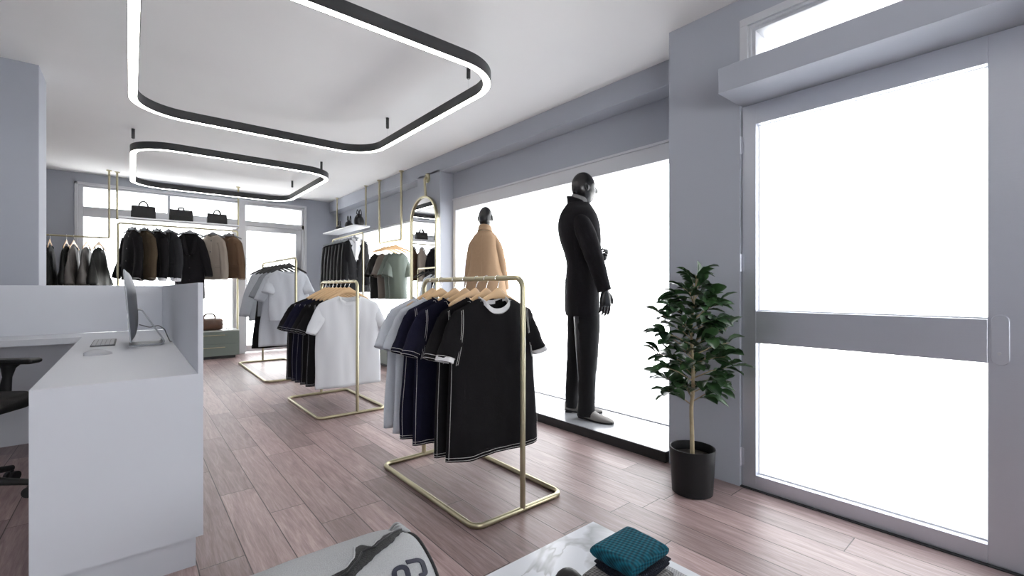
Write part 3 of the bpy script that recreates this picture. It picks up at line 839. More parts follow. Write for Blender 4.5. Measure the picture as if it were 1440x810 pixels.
tee('t_shirt', 'black T-shirt with pale seams right behind the front one', 'T-shirt', (X1 - .045, 1.975, .262), M['cloth_black'], g, 2, L=.785, stitch=M['thread'], rib=M['cloth_black'], sang=.36)
tee('t_shirt', 'navy T-shirt with pale seams nearer to the black ones', 'T-shirt', (X1 - .055, 2.185, .268), M['cloth_navy'], g, 3, L=.775, stitch=M['thread'], rib=M['cloth_navy'], sang=.36)
tee('t_shirt', 'navy T-shirt with pale seams next to the grey ones', 'T-shirt', (X1 - .06, 2.30, .27), M['cloth_navy'], g, 4, L=.775, stitch=M['thread'], rib=M['cloth_navy'], sang=.36)
tee('t_shirt', 'pale grey T-shirt next to the navy ones on the foreground rack', 'T-shirt', (X1 - .04, 2.445, .27), M['cloth_grey'], g, 5, L=.77, rib=M['cloth_grey'], sang=.38)
tee('t_shirt', 'pale grey T-shirt at the far end of the foreground rack', 'T-shirt', (X1 - .04, 2.56, .272), M['cloth_grey'], g, 6, L=.77, rib=M['cloth_grey'], sang=.38)
# ---- middle rack
X2 = 1.53
g = 'wooden hangers on the middle rack'
for i, y in enumerate([4.80, 4.69, 4.58, 4.47, 4.36, 4.25, 4.14]):
    lab = ['wooden hanger farthest back on the middle rack', 'second wooden hanger from the far end of the middle rack', 'third wooden hanger from the far end of the middle rack',
           'wooden hanger in the centre of the middle rack', 'third wooden hanger from the front of the middle rack', 'wooden hanger right behind the white T-shirt',
           'wooden hanger holding the white T-shirt of the middle rack'][i]
    put_hanger('wood', X2, y, 1.163, lab, g, R((1, -2, 2, -1, 2, -2, 1)[i]))
g = 'T-shirts on the middle rack'
tee('t_shirt', 'white T-shirt facing the front of the middle rack', 'T-shirt', (X2 - .005, 4.125, .222), M['cloth_white'], g, 11, L=.81, wh=.295, ws=.285, rib=M['cloth_white'], sang=.36, sl=.24, scoop=.06, nw=.1)
dk = ['black T-shirt right behind the white one on the middle rack', 'black T-shirt second behind the white one', 'navy T-shirt third behind the white one',
      'navy T-shirt fourth behind the white one', 'black T-shirt at the far end of the middle rack']
for i, y in enumerate([4.26, 4.37, 4.48, 4.59, 4.71]):
    tee('t_shirt', dk[i], 'T-shirt', (X2 - .06 - .012*i, y, .235), M['cloth_navy'] if i in (2, 3) else M['cloth_black'], g, 20+i, L=.775, stitch=M['dark_thread'], sang=.44, sl=.22, detail=.7)
# ---- tall far rack
make_hanger('black', M['chair_black'], .21, .10, .075)
X3 = 1.535
g = 'black hangers on the tall rack'
hl3 = ['black hanger holding the cropped pale grey top', 'black hanger holding the long pale grey dress', 'black hanger holding the mid grey top of the tall rack',
       'black hanger holding the black dress of the tall rack', 'black hanger holding the pale grey sweater of the tall rack', 'bare black hanger second from the far end of the tall rack', 'bare black hanger at the far end of the tall rack']
for i, y in enumerate([6.20, 6.42, 6.64, 6.86, 7.08, 7.30, 7.50]):
    put_hanger('black', X3, y, 1.4745, hl3[i], g, R((0, 3, -2, 2, -3, 8, -6)[i]))
g = 'tops and dresses on the tall rack'
tee('jersey_shirt', 'cropped pale grey wide-neck top facing the front of the tall rack', 'top', (X3 - .01, 6.18, .70), M['cloth_grey'], g, 31, L=.63, wh=.235, ws=.235, rib=None, sl=.20, sang=.30, nw=.13, scoop=.035, sa=(.085, .07))
tee('long_dress', 'long pale grey dress behind the cropped top', 'dress', (X3 - .02, 6.42, .37), M['cloth_grey'], g, 32, L=.96, wh=.29, ws=.22, sl=.30, sang=.35, sa=(.085, .06), fold=.035)
tee('jersey_shirt', 'mid grey top between the pale grey dress and the black dress', 'top', (X3 - .02, 6.64, .74), M['cloth_midgrey'], g, 33, L=.60, wh=.25, ws=.23, sl=.28, sang=.42, sa=(.085, .06))
tee('black_dress', 'black dress with hem below the grey garments', 'dress', (X3 - .02, 6.88, .30), M['cloth_black'], g, 34, L=1.02, wh=.27, ws=.20, sleeve=False, fold=.02)
tee('grey_sweater', 'pale grey long-sleeved sweater at the far end of the tall rack', 'sweater', (X3 - .03, 7.1, .66), M['cloth_grey'], g, 35, L=.70, wh=.27, ws=.24, sl=.56, sang=.34, sa=(.085, .06), sbend=.6)

# ------------------------------------------------------------------ back rail, shelf, bags, jackets
br = thing('clothes_rail', 'brass-coloured rail frame with shelf in front of the back window', 'clothes rail', (.6, 8.45, .445))
g0 = V(br.location)
p = fillet([(-.132, 8.5, .447), (-.132, 8.5, 2.03), (1.332, 8.5, 2.03), (1.332, 8.5, .447)], .03, 6)
obj('rail_frame', MB().tube([q - g0 for q in p], .0135, 12), M['gold'], br)
obj('shelf_board', MB().box(-.12, 8.36, 2.078, 1.325, 8.66, 2.112).xf(Matrix.Translation(-g0)), M['frame'], br, smooth=0, bevel=.004)
b = MB().tube([V((-.125, 8.352, 2.095)) - g0, V((1.33, 8.352, 2.095)) - g0], .0175, 12)
obj('shelf_rail', b, M['steel_light'], br)
for x in (-.140, 1.335):
    rd = MB().tube([V((x, 8.45, 2.07)) - g0, V((x, 8.45, cz(8.45) - .002)) - g0], .0125, 12)
    rd.lathe([(.03, cz(8.45) - g0.z), (.03, cz(8.45) - g0.z - .012)], 16, (x - g0.x, 8.45 - g0.y, 0))
    obj('ceiling_rod', rd, M['gold'], br)

def tote(label, loc, w, h, d, arch, rz=0, brief=False):
    root = thing('handbag', label, 'bag', loc, rz, 'black bags on the back shelf')
    rings = []
    for z, sx, sy in ((0, .97, 1), (h*.1, 1, 1), (h*.6, .99, .85), (h*.93, .96, .55), (h, .955, .45)):
        rings.append([V((a*sx, c*sy, z)) for a, c in rrect(w, d, d*.22, 5)])
    obj('body', MB().loft(rings), M['leather_black'], root, smooth=50)
    if brief:
        obj('handle', MB().tube(fillet([(-.035, 0, h - .005), (-.03, 0, h + .03), (.03, 0, h + .03), (.035, 0, h - .005)], .012), .011), M['leather_black'], root)
        obj('flap', MB().box(-w*.45, -d*.52, h*.45, w*.45, -d*.35, h*.9), M['leather_black'], root, bevel=.004)
    else:
        for s in (-1, 1):
            r = arch
            obj('handle', MB().tube([(r*math.cos(R(q))*.9, s*d*.2, h*.9 + r*1.45*math.sin(R(q))) for q in range(0, 181, 12)], .0095, 8), M['leather_black'], root)
            obj('handle_tab', MB().box(-r*.9-.012, s*d*.2-.008+s*.006, h*.72, -r*.9+.012, s*d*.2+.008+s*.006, h*.95).box(r*.9-.012, s*d*.2-.008+s*.006, h*.72, r*.9+.012, s*d*.2+.008+s*.006, h*.95), M['leather_black'], root)
    return root
tote('black tote bag with a tall arched handle at the window end of the back shelf', (.148, 8.44, 2.112), .28, .178, .09, .058)
tote('black briefcase with a tiny handle in the middle of the back shelf', (.588, 8.44, 2.112), .295, .172, .09, .05, brief=True)
tote('small black tote bag at the door end of the back shelf', (1.045, 8.44, 2.112), .27, .158, .09, .052)

make_hanger('pale', M['alu'], .20, .07, .06)
JZ = 2.03
gj = 'jackets on the back rail'; gh = 'slim hangers on the back rail'
jk = [('black jacket turned away at the left end of the back rail', .02, M['wool_black'], -62, dict(L=.72, stand=True, lapel=False, v=.05, th=.07)),
      ('dark brown jacket between black ones on the back rail', .155, M['wool_brown'], -55, dict(L=.72, stand=True, lapel=False, v=.05)),
      ('black jacket with white shirt cuffs, third on the back rail', .30, M['wool_black'], -58, dict(L=.68, cuffs=M['cloth_white'], stand=True, lapel=False, v=.05, tails=M['cloth_white'])),
      ('charcoal jacket with white shirt cuffs, fourth on the back rail', .44, M['wool_char'], -50, dict(L=.68, cuffs=M['cloth_white'], tails=M['cloth_white'])),
      ('long black coat with lapels facing the room on the back rail', .70, M['wool_black'], -10, dict(L=1.0, wh=.19, ws=.185, v=.34, sl=.56, sang=.34)),
      ('pale taupe jacket on the back rail', .995, M['wool_taupe'], -42, dict(L=.70, ws=.20, wh=.21, v=.05, lapel=False)),
      ('brown suede jacket with a raised collar at the door end of the back rail', 1.215, M['suede_brown'], -36, dict(L=.68, ws=.20, wh=.215, v=.06, stand=True, lapel=False))]
hb = ['slim metal hanger of the black jacket at the left end of the back rail', 'slim metal hanger of the dark brown jacket', 'slim metal hanger of the third jacket with white cuffs',
      'slim metal hanger of the charcoal jacket', 'slim metal hanger of the long black coat', 'slim metal hanger of the pale taupe jacket', 'slim metal hanger of the brown suede jacket']
for i, (lab, x, mt, rz, kw) in enumerate(jk):
    Lg = kw.pop('L')
    put_hanger('pale', x, 8.5, JZ - .0015, hb[i], gh, R(rz))
    jacket('jacket' if i != 4 else 'long_coat', lab, (x, 8.5, JZ - .085 - Lg), mt, gj, 40+i, L=Lg, rz=R(rz), detail=.7, drop=.10, **kw)

# ------------------------------------------------------------------ low green cabinets and the brown bag
def cabinet(label, x0, y0, x1, y1, z1, front, cols, rows=2):
    root = thing('low_cabinet', label, 'cabinet', ((x0+x1)/2, (y0+y1)/2, 0), 0, 'low green drawer cabinets')
    c = V(root.location)
    def bx(*a): return MB().box(*a).xf(Matrix.Translation(-c))
    obj('carcass', bx(x0, y0 + (.012 if front == 'y' else 0), .045, x1, y1, z1 - .018) if front == 'y' else bx(x0 + .012, y0, .045, x1, y1, z1 - .018), M['green_cabinet'], root, smooth=0)
    obj('top', bx(x0 - .003, y0 - .003, z1 - .018, x1 + .003, y1, z1), M['green_top'], root, smooth=0, bevel=.002)
    obj('plinth', bx(x0 + .05, y0 + .05, 0, x1 - .05, y1, .045), M['black_board'], root, smooth=0)
    hh = (z1 - .018 - .045)/rows
    for i in range(cols):
        for j in range(rows):
            za, zb = .045 + j*hh + .003, .045 + (j+1)*hh - .003
            if front == 'y':
                wdt = (x1-x0)/cols; a, bb = x0 + i*wdt + .003, x0 + (i+1)*wdt - .003
                d = obj('drawer', bx(a, y0, za, bb, y0 + .014, zb), M['green_cabinet'], root, smooth=0, bevel=.002)
                xm = (a+bb)/2; zz = zb - hh*.30
                obj('handle', bx(xm - .18, y0 - .022, zz, xm + .18, y0 + .001, zz + .010), M['gold'], d, smooth=0)
            else:
                wdt = (y1-y0)/cols; a, bb = y0 + i*wdt + .003, y0 + (i+1)*wdt - .003
                d = obj('drawer', bx(x0, a, za, x0 + .014, bb, zb), M['green_cabinet'], root, smooth=0, bevel=.002)
                ym = (a+bb)/2; zz = zb - hh*.30
                obj('handle', bx(x0 - .022, ym - .18, zz, x0 + .001, ym + .18, zz + .010), M['gold'], d, smooth=0)
    return root
cabinet('sage green drawer cabinet under the back window with a brown bag on it', -.17, 8.40, 1.345, 8.80, .445, 'y', 2)
cabinet('sage green drawer cabinet under the sequin jackets by the street window', 2.72, 5.93, 3.08, 8.3, .42, 'x', 3)
hb_ = thing('holdall', 'brown leather holdall standing on the green cabinet', 'bag', (.955, 8.54, .445), 0)
rings = []
for k in range(13):
    t = k/12; x = -.17 + .34*t; s = (1 - abs(2*t-1)**5)**.35*.12 + .88 if k not in (0, 12) else .86
    rings.append([V((x, .10*s*math.copysign(abs(math.cos(q))**.7, math.cos(q)), .094 + .094*s*math.copysign(abs(math.sin(q))**.7, math.sin(q)))) for q in [2*PI*i/24 for i in range(24)]])
obj('body', MB().loft(rings), M['leather_brown'], hb_, smooth=50)
for s in (-1, 1):
    obj('handle', MB().tube(fillet([(-.08, s*.03, .17), (-.065, s*.03, .255), (.065, s*.03, .255), (.08, s*.03, .17)], .04), .010), M['leather_brown'], hb_)
obj('strap', MB().tube(fillet([(.165, 0, .12), (.205, .0, .05), (.23, -.02, .008), (.27, -.03, .008)], .02), .006), M['leather_brown'], hb_)
obj('zipper', MB().tube([(-.15, 0, .188), (.15, 0, .188)], .003), M['gold'], hb_)

# ------------------------------------------------------------------ far left rail with draped blouses
lr = thing('hanging_rail', 'thin brass-coloured rail hanging from the ceiling behind the pillar', 'clothes rail', (-.8, 8.40, 1.79))
g0 = V(lr.location)
p = fillet([(-.222, 8.40, cz(8.4) - .002), (-.222, 8.40, 1.80), (-1.75, 8.40, 1.80), (-1.75, 8.40, cz(8.4) - .002)], .02, 5)
b = MB().tube([q - g0 for q in p], .0125, 12)
for x in (-.222, -1.75): b.lathe([(.03, cz(8.4) - g0.z), (.03, cz(8.4) - g0.z - .012)], 16, (x - g0.x, 0, 0))
obj('tube', b, M['gold'], lr)
gl = 'wooden hangers on the rail behind the pillar'; gb = 'blouses on the rail behind the pillar'
bl = [('black blouse nearest to the pillar on the far left rail', -.80, M['satin_black'], 88, .0),
      ('black blouse second from the pillar on the far left rail', -.645, M['satin_black'], 84, .0),
      ('warm grey blouse beside the second black one on the far left rail', -.575, M['satin_grey'], 80, .02),
      ('warm grey blouse with gathered cuff, fourth on the far left rail', -.45, M['satin_grey'], 80, .03),
      ('black blouse with full sleeve at the window end of the far left rail', -.325, M['satin_black'], 72, .035)]
hl_ = ['wooden hanger nearest to the pillar on the far left rail', 'wooden hanger of the second black blouse on the far left rail', 'wooden hanger beside the second black blouse',
       'wooden hanger of the blouse with gathered cuff', 'wooden hanger of the full-sleeved black blouse']
for i, (lab, x, mt, rz, fl) in enumerate(bl):
    put_hanger('wood', x, 8.40, 1.797, hl_[i], gl, R(rz))
    tee('blouse', lab, 'blouse', (x, 8.40, .87), mt, gb, 60+i, L=.80, wh=.22, ws=.18, rz=R(rz), yb=.04, sl=.44, sang=.30, sa=(.075, .06), nw=.07, th=.06, flare=fl, sbend=.5, detail=.6, fold=.03)

# ------------------------------------------------------------------ right rail: shelf, bags, sequin jackets
rr = thing('clothes_rail', 'brass-coloured rail frame with shelf along the street wall', 'clothes rail', (2.74, 7.6, .42))
g0 = V(rr.location)
p = fillet([(2.76, 6.87, .421), (2.76, 6.87, 1.97), (2.76, 8.25, 1.97), (2.76, 8.25, .421)], .05, 6)
obj('rail_frame', MB().tube([q - g0 for q in p], .0125, 12), M['gold'], rr)
obj('shelf_board', MB().box(2.63, 6.93, 2.07, 2.895, 8.38, 2.09).xf(Matrix.Translation(-g0)), M['frame'], rr, smooth=0, bevel=.003)
for y in (7.02, 8.40):
    x = 2.865
    rd = MB().tube([V((x, min(y, 8.33), 2.09)) - g0, V((x, min(y, 8.33), cz(y) - .002)) - g0], .0125, 12)
    rd.lathe([(.03, cz(y) - g0.z), (.03, cz(y) - g0.z - .012)], 16, (x - g0.x, min(y, 8.33) - g0.y, 0))
    obj('ceiling_rod', rd, M['gold'], rr)
gs = 'black handbags on the street wall shelf'
def soft_bag(label, loc, w, h, arch, seed, rz):
    root = thing('handbag', label, 'bag', loc, rz, gs)
    rings = []
    for k in range(9):
        t = k/8; s = (1 - abs(2*t - .85)**2.6*.55) if t < .99 else .45
        rings.append([V(((w/2)*s*math.copysign(abs(math.cos(q))**.8, math.cos(q))*(1 + .06*nz(q*2, t*4, seed)), .075*s*(1-.4*t)*math.sin(q)*(1 + .1*nz(q*3, seed, t*3)), h*t)) for q in [2*PI*i/24 for i in range(24)]])
    obj('body', MB().loft(rings), M['leather_black'], root, smooth=60)
    for s in (-1, 1):
        obj('handle', MB().tube([(arch*math.cos(R(q)), s*.02, h*.93 + arch*1.6*math.sin(R(q))) for q in range(-5, 186, 14)], .007, 8), M['leather_black'], root)
soft_bag('small slouchy black handbag at the far end of the street wall shelf', (2.77, 7.95, 2.09), .30, .10, .05, 1, R(70))
soft_bag('slouchy black handbag with tall handle in the middle of the street wall shelf', (2.77, 7.48, 2.09), .32, .13, .055, 2, R(60))
soft_bag('upright black handbag at the near end of the street wall shelf', (2.77, 7.06, 2.09), .26, .19, .05, 3, R(50))
gq = 'black sequin jackets on the street wall rail'; gh = 'metal hangers on the street wall rail'
sl_ = ['black sequin jacket with a white shirt inside, facing the room', 'black sequin jacket right behind the one with the white shirt', 'third black sequin jacket from the front of the street wall rail',
       'fourth black sequin jacket from the front of the street wall rail', 'third black sequin jacket from the far end of the street wall rail', 'second black sequin jacket from the far end of the street wall rail', 'black sequin jacket at the far end of the street wall rail']
sh_ = ['metal hanger of the sequin jacket with the white shirt', 'metal hanger of the second sequin jacket', 'metal hanger of the third sequin jacket', 'metal hanger of the fourth sequin jacket',
       'metal hanger of the third sequin jacket from the far end', 'metal hanger of the second sequin jacket from the far end', 'metal hanger at the far end of the street wall rail']
for i, y in enumerate([7.17, 7.33, 7.49, 7.65, 7.81, 7.97, 8.13]):
    put_hanger('pale', 2.76, y, 1.968, sh_[i], gh, R(-8 if i else -4))
    jacket('sequin_jacket', sl_[i], (2.755, y, 1.045), M['sequin'], gq, 70+i, L=.83, wh=.235, ws=.205, rz=R(-10 if i else -4), v=.30, sl=.66, sang=.12, th=.10, sarm=(.085, .07), lapel=False, detail=.7 if i else 1, pocket=(i == 0), nw=.105 if i == 0 else .075)
ds = thing('dress_shirt', 'white dress shirt worn inside the front sequin jacket', 'shirt', (2.755, 7.17, 1.22), R(-4))
Bs = Body(L=.655, wh=.18, ws=.185, th=.055, nw=.062, drop=.045, scoop=.03, seed=3, fold=.004)
obj('body', Bs.mesh(48, 20), M['cloth_white'], ds, solid=.002, smooth=70)
for s in (-1, 1):
    def clp(a, t, s=s):
        return V((s*(.012 + .055*a), -.048 + .02*a - .004*math.sin(PI*t), .655 + .015 + .02*a - t*(.075 - .03*a)))
    obj('collar', MB().grid(clp, 6, 6), M['cloth_white'], ds, solid=.003)
obj('tie', MB().loft([[V((x*w_, -.056 - (0 if y_ else .006), z)) for x, y_ in ((-1, 0), (1, 0), (1, 1), (-1, 1))] for z, w_ in ((.64, .014), (.61, .018), (.60, .012), (.34, .026))]), M['rib_white'], ds)

# ------------------------------------------------------------------ hanging U rail with satin blouses
ur = thing('hanging_rail', 'small brass-coloured U-shaped rail hanging beside the mirror', 'clothes rail', (2.87, 6.15, 1.78))
g0 = V(ur.location)
p = fillet([(2.87, 5.80, cz(5.8) - .002), (2.87, 5.80, 1.782), (2.87, 6.52, 1.782), (2.87, 6.52, cz(6.5) - .002)], .025, 5)
b = MB().tube([q - g0 for q in p], .0155, 12)
for y in (5.80, 6.52): b.lathe([(.032, cz(y) - g0.z), (.032, cz(y) - g0.z - .012)], 16, (0, y - g0.y, 0))
obj('tube', b, M['gold'], ur)
gh = 'wooden hangers on the U-shaped rail'; gq = 'satin blouses on the U-shaped rail'
make_hanger('wood_wide', M['wood'], .215, .07, .085)
us = [('sage green satin blouse with knotted bell sleeve in front on the U-shaped rail', 5.97, M['satin_green'], -12), ('sage green satin blouse second on the U-shaped rail', 6.08, M['satin_green'], -6),
      ('taupe satin blouse on the U-shaped rail', 6.20, M['satin_taupe'], 4), ('black satin blouse at the far end of the U-shaped rail', 6.33, M['satin_black'], 8)]
uh = ['wooden hanger of the front sage green blouse', 'wooden hanger of the second sage green blouse', 'wooden hanger of the taupe satin blouse', 'wooden hanger of the black satin blouse on the U-shaped rail']
for i, (lab, y, mt, rz) in enumerate(us):
    put_hanger('wood_wide', 2.87, y, 1.779, uh[i], gh, R(rz))
    tee('blouse', lab, 'blouse', ((2.905, 2.885, 2.83, 2.775)[i], y, .955), mt, gq, 80+i, L=.66, wh=.125, ws=.145, rz=R(rz), sl=.25, sang=.30, sa=(.065, .05), nw=.06, th=.055, flare=.035, detail=.7, fold=.025, scoop=.04)

# ------------------------------------------------------------------ mirror
mr = thing('arched_mirror', 'tall arched wall mirror in a brass-coloured frame', 'mirror', (2.87, 5.12, 1.2))
mw, mzs, mah, mzb = .335, 1.96, .31, .25
def arch(ins):
    pts = [(mw - ins, mzb + ins), (mw - ins, mzs)]
    pts += [((mw - ins)*math.cos(R(q)), mzs + (mah - ins)*math.sin(R(q))) for q in range(8, 180, 8)]
    pts += [(-(mw - ins), mzs), (-(mw - ins), mzb + ins)]
    return pts
def mk(a, c, x): return V((x - 2.87, a, c - 1.2))
rings = []
for ins, x in ((0, 2.855), (0, 2.82), (.026, 2.82), (.026, 2.855)):
    rings.append([mk(a, c, x) for a, c in arch(ins)])
obj('frame', MB().loft(rings, closed=True), M['gold'], mr, smooth=40, bevel=.003)
b = MB(); pr_ = arch(.022)
b.add([mk(a, c, 2.838) for a, c in pr_], [tuple(range(len(pr_)))]).add([mk(a, c, 2.852) for a, c in pr_], [tuple(reversed(range(len(pr_))))])
obj('mirror_glass', b, M['mirror'], mr, smooth=0)
b = MB(); pa = arch(.035)
b.tube([mk(a, c, 2.872) for a, c in pa[:2]], .006, 8).tube([mk(a, c, 2.872) for a, c in pa[-2:]], .006, 8)
obj('backlight', b, M['warm_led'], mr)
b = MB().tube(fillet([(-.0, 0, 2.262 - 1.2), (-.02, 0, 2.50 - 1.2), (.028, 0, 2.505 - 1.2)], .03), .0155, 12)
obj('hook_rod', b, M['gold'], mr)
rg = MB()
rg.loft([[V((x, r*math.cos(q), 2.505 - 1.2 + r*math.sin(q))) for q in [2*PI*i/28 for i in range(28)]] for r, x in ((.045, .030), (.060, .030), (.060, .012), (.045, .004), (.030, .012))])
obj('wall_rose', rg, M['gold'], mr, smooth=40)
obj('mount', MB().box(-.02, -.2, .3, .03, .2, .34).box(-.02, -.2, -.5, .03, .2, -.46), M['black_metal'], mr)

# ------------------------------------------------------------------ mannequins
def head_mb(c, yaw, s=1.0):
    nu, nv = 64, 48
    def P(u, v):
        th = 2*PI*u; ph = -PI/2 + PI*v
        d = V((math.cos(ph)*math.cos(th), math.cos(ph)*math.sin(th), math.sin(ph)))
        x, y, z = d.x*.101, d.y*.077, d.z*.128
        t = max(0.0, -d.z)
        y *= 1 - .26*t**1.4
        if x < 0:
            x *= 1 - .55*sm((t-.25)/.6); x *= 1 + .08*max(0, d.z)
        else:
            x *= 1 - .05*max(0, d.z); x += .012*sm((t-.45)/.4)*(1 - abs(d.y))
        if d.x > 0:
            k = sm(d.x*2.2)
            G = lambda a, b: math.exp(-(a/b)**2)
            x += k*.030*G(y, .0125)*(G(z+.028, .020) + .45*G(z+.002, .022))
            x += k*.006*G(z-.030, .013)*G(y, .05)
            x -= k*.011*G(abs(y)-.031, .017)*G(z-.006, .015)
            x += k*.0085*G(y, .020)*(G(z+.064, .007) + G(z+.079, .008))
            x += k*.012*G(y, .026)*G(z+.106, .018)
        return V((x, y, z))
    rings = [[P(i/nu, j/nv) for i in range(nu)] for j in range(1, nv)]
    b = MB().loft(rings)
    for sd in (-1, 1):
        b.sphere((-.004, sd*.072, -.004), .017, .011, .030, 14, 10, Matrix.Rotation(R(sd*18), 3, 'Z') @ Matrix.Rotation(R(-12), 3, 'Y'))
        b.tube([(-.006 + .016*math.cos(q)*.9 - .005*math.sin(q), sd*(.079 + .006*(1-math.cos(q))/2), -.002 + .028*math.sin(q)) for q in [R(k) for k in range(-60, 250, 20)]], .0042, 8)
    return b.xf(Matrix.Translation(c) @ Matrix.Rotation(yaw, 4, 'Z') @ Matrix.Scale(s, 4))

def hand_mb(wrist, zd, yd, thumb, curl, spread=.0, s=1.0):
    """zd fingers, yd palm normal, thumb side = +x'(sign)"""
    z = V(zd).normalized(); y = V(yd); y = (y - z*y.dot(z)).normalized(); x = y.cross(z)*thumb
    o = V(wrist)
    L = lambda a, b, c: o + x*a*s + y*b*s + z*c*s
    b = MB()
    rings = []
    for c, hx, hy in ((-.03, .027, .020), (0, .028, .019), (.03, .036, .018), (.07, .042, .016), (.10, .041, .013)):
        rings.append([L(hx*math.cos(q), hy*math.sin(q), c) for q in [2*PI*i/18 for i in range(18)]])
    b.loft(rings)
    for k, (fx, ln) in enumerate(((.031, .080), (.0105, .090), (-.0105, .084), (-.031, .066))):
        p = V((fx, 0, .088)); a = 0; pts = [p]; rr_ = [.0105]
        for j, (f, cu) in enumerate(((.46, curl[0]), (.30, curl[1]), (.24, curl[2]))):
            for h in range(2):
                a += R(cu)/2*(1 + .08*k)
                p = p + V((spread*fx*.06, math.sin(a)*f*ln*.5, math.cos(a)*f*ln*.5))
                pts.append(p); rr_.append(.0102 - .0011*(j*2+h+1)*.5)
        b.tube([L(*q) for q in pts], [q*s for q in rr_], 10)
        b.sphere(L(*pts[-1]), rr_[-1]*s, nu=10, nv=8)
    tp = [V((.024, .004, .012)), V((.048, .012, .038)), V((.060, .020, .062)), V((.062, .028, .082))]
    b.tube([L(*q) for q in tp], [q*s for q in (.0145, .0125, .0105, .0085)], 10)
    b.sphere(L(*tp[-1]), .0085*s, nu=10, nv=8)
    return b

def ell(c, rx, ry, z, n=32, e=1.0, yaw=0):
    return [V((c[0] + rx*math.copysign(abs(math.cos(q))**e, math.cos(q)), c[1] + ry*math.copysign(abs(math.sin(q))**e, math.sin(q)), z)) for q in [2*PI*i/n for i in range(n)]]
def spline(keys, t):
    """catmull-rom over rows of numbers"""
    m = len(keys) - 1; f = t*m; i = min(int(f), m-1); u = f - i
    k0, k1, k2, k3 = keys[max(0, i-1)], keys[i], keys[i+1], keys[min(m, i+2)]
    return [.5*(2*b + (c-a)*u + (2*a-5*b+4*c-d)*u*u + (3*b-a-3*c+d)*u**3) for a, b, c, d in zip(k0, k1, k2, k3)]
def limb(keys, n=22, m=26, wr=.004, seed=0, cap=(True, True)):
    """keys: x,y,z,r along an arm or leg, with soft wrinkles"""
    pts = [spline(keys, j/m) for j in range(m+1)]
    path = [V(p[:3]) for p in pts]
    rad = [max(.004, p[3]*1) for p in pts]
    b = MB().tube(path, rad, n, caps=True)
    if wr:
        vs = []
        for i, p in enumerate(b.v):
            j = i // n; c = path[min(j, m)]; o_ = V(p) - c
            k = 1 + wr/.06*(nz(p[0]*14 + seed, p[1]*14, p[2]*22)*1.2)
            vs.append(tuple(c + o_*k))
        b.v = vs
    return b
def shell(keys, n=48, m=40, e=.85, fold=.0, seed=0, cap=(False, True)):
    """keys: z, xback, xfront, halfwidth"""
    rings = []
    for j in range(m+1):
        z, xb, xf, hw = spline(keys, j/m)
        r = ell(((xb+xf)/2, 0), (xf-xb)/2, hw, z, n, e)
        if fold:
            r = [p + (p - V(((xb+xf)/2, 0, z)))*(fold*(1-j/m)*6*nz(p.x*7+seed, p.y*7, z*1.6)) for p in r]
        rings.append(r)
    return MB().loft(rings, *cap)

def bake_body(name, mb, mat, parent, voxel=.0042):
    o = obj(name, mb, mat, parent, smooth=0)
    m = o.modifiers.new('r', 'REMESH'); m.mode = 'VOXEL'; m.voxel_size = voxel
    m2 = o.modifiers.new('s', 'SMOOTH'); m2.factor = .5; m2.iterations = 3
    dg = bpy.context.evaluated_depsgraph_get()
    me = bpy.data.meshes.new_from_object(o.evaluated_get(dg))
    o.modifiers.clear(); o.data = me
    me.shade_smooth()
    return o

def shoe(parent, x, y, yaw, z0, upper, L=.30):
    T = Matrix.Translation((x, y, z0)) @ Matrix.Rotation(yaw, 4, 'Z')
    keys = [(-.088, .024, .080, .026), (-.07, .033, .104, .024), (-.03, .036, .115, .016), (.02, .037, .094, .011), (.07, .043, .062, .008), (.12, .046, .048, .008), (.17, .040, .038, .008), (.205, .026, .028, .009), (.222, .010, .018, .010)]
    rings = []
    for j in range(25):
        f, hw, top, bot = spline(keys, j/24)
        rg_ = []
        for i in range(20):
            q = 2*PI*i/20; zz = math.sin(q)
            rg_.append(V((f, hw*math.copysign(abs(math.cos(q))**.8, math.cos(q)), bot + .012 + (top - bot - .012)*max(0, zz)**.75 if zz > 0 else bot + .012 + .012*max(-1, zz*3))))
        rings.append(rg_)
    s = obj('shoe', MB().loft(rings).xf(T), upper, parent, smooth=50)
    rings = []
    for j in range(21):
        f, hw, top, bot = spline(keys, j/20)
        rings.append([V((f, sg*(hw + .003), zz)) for sg, zz in ((-1, bot - .008), (1, bot - .008), (1, bot + .004), (-1, bot + .004))])
    obj('sole', MB().loft(rings).xf(T), M['leather_black'], s, smooth=40)
    obj('heel', MB().loft([[V((a*.034*k - .055, c*.034*k, z)) for a, c in rrect(1.9, 1.9, .5, 4)] for k, z in ((.90, 0), (1, .024))]).xf(T), M['leather_black'], s, smooth=40)
    return s

# --- the mannequin in the black coat: x forward, y left
mb_root = thing('mannequin', 'black mannequin in a long black coat on the window platform', 'mannequin', (2.808, 2.474, .07), R(-42), 'window mannequins')
def Fz(px, py): return ((px - 817)/173.0, 1.1 - (py - 406)/173.0 - .07)
ck = []
for py, b0, f0, hw in ((443, 795.5, 842, .205), (425, 795, 842, .20), (405, 795.5, 841.5, .19), (388, 796, 841, .18), (372, 797, 841.5, .172), (357, 794, 843, .18), (342, 789, 844, .195), (327, 785.5, 843.5, .205), (314, 785, 841.5, .208), (304, 787, 838.5, .195), (297, 790, 835, .16), (291, 794, 832, .105), (286, 797.5, 829, .078)):
    x0, z = Fz(b0, py); x1, _ = Fz(f0, py); ck.append((z, x0, x1, hw))
hx, hz = Fz(820.5, 264.5)
body = head_mb((hx, 0, hz), R(16), 1.0)
nx, nz_ = Fz(815, 285)
body.tube([(hx - .016, 0, hz - .05), (hx - .028, 0, nz_), (nx - .03, 0, nz_ - .08)], [.052, .055, .062], 20)
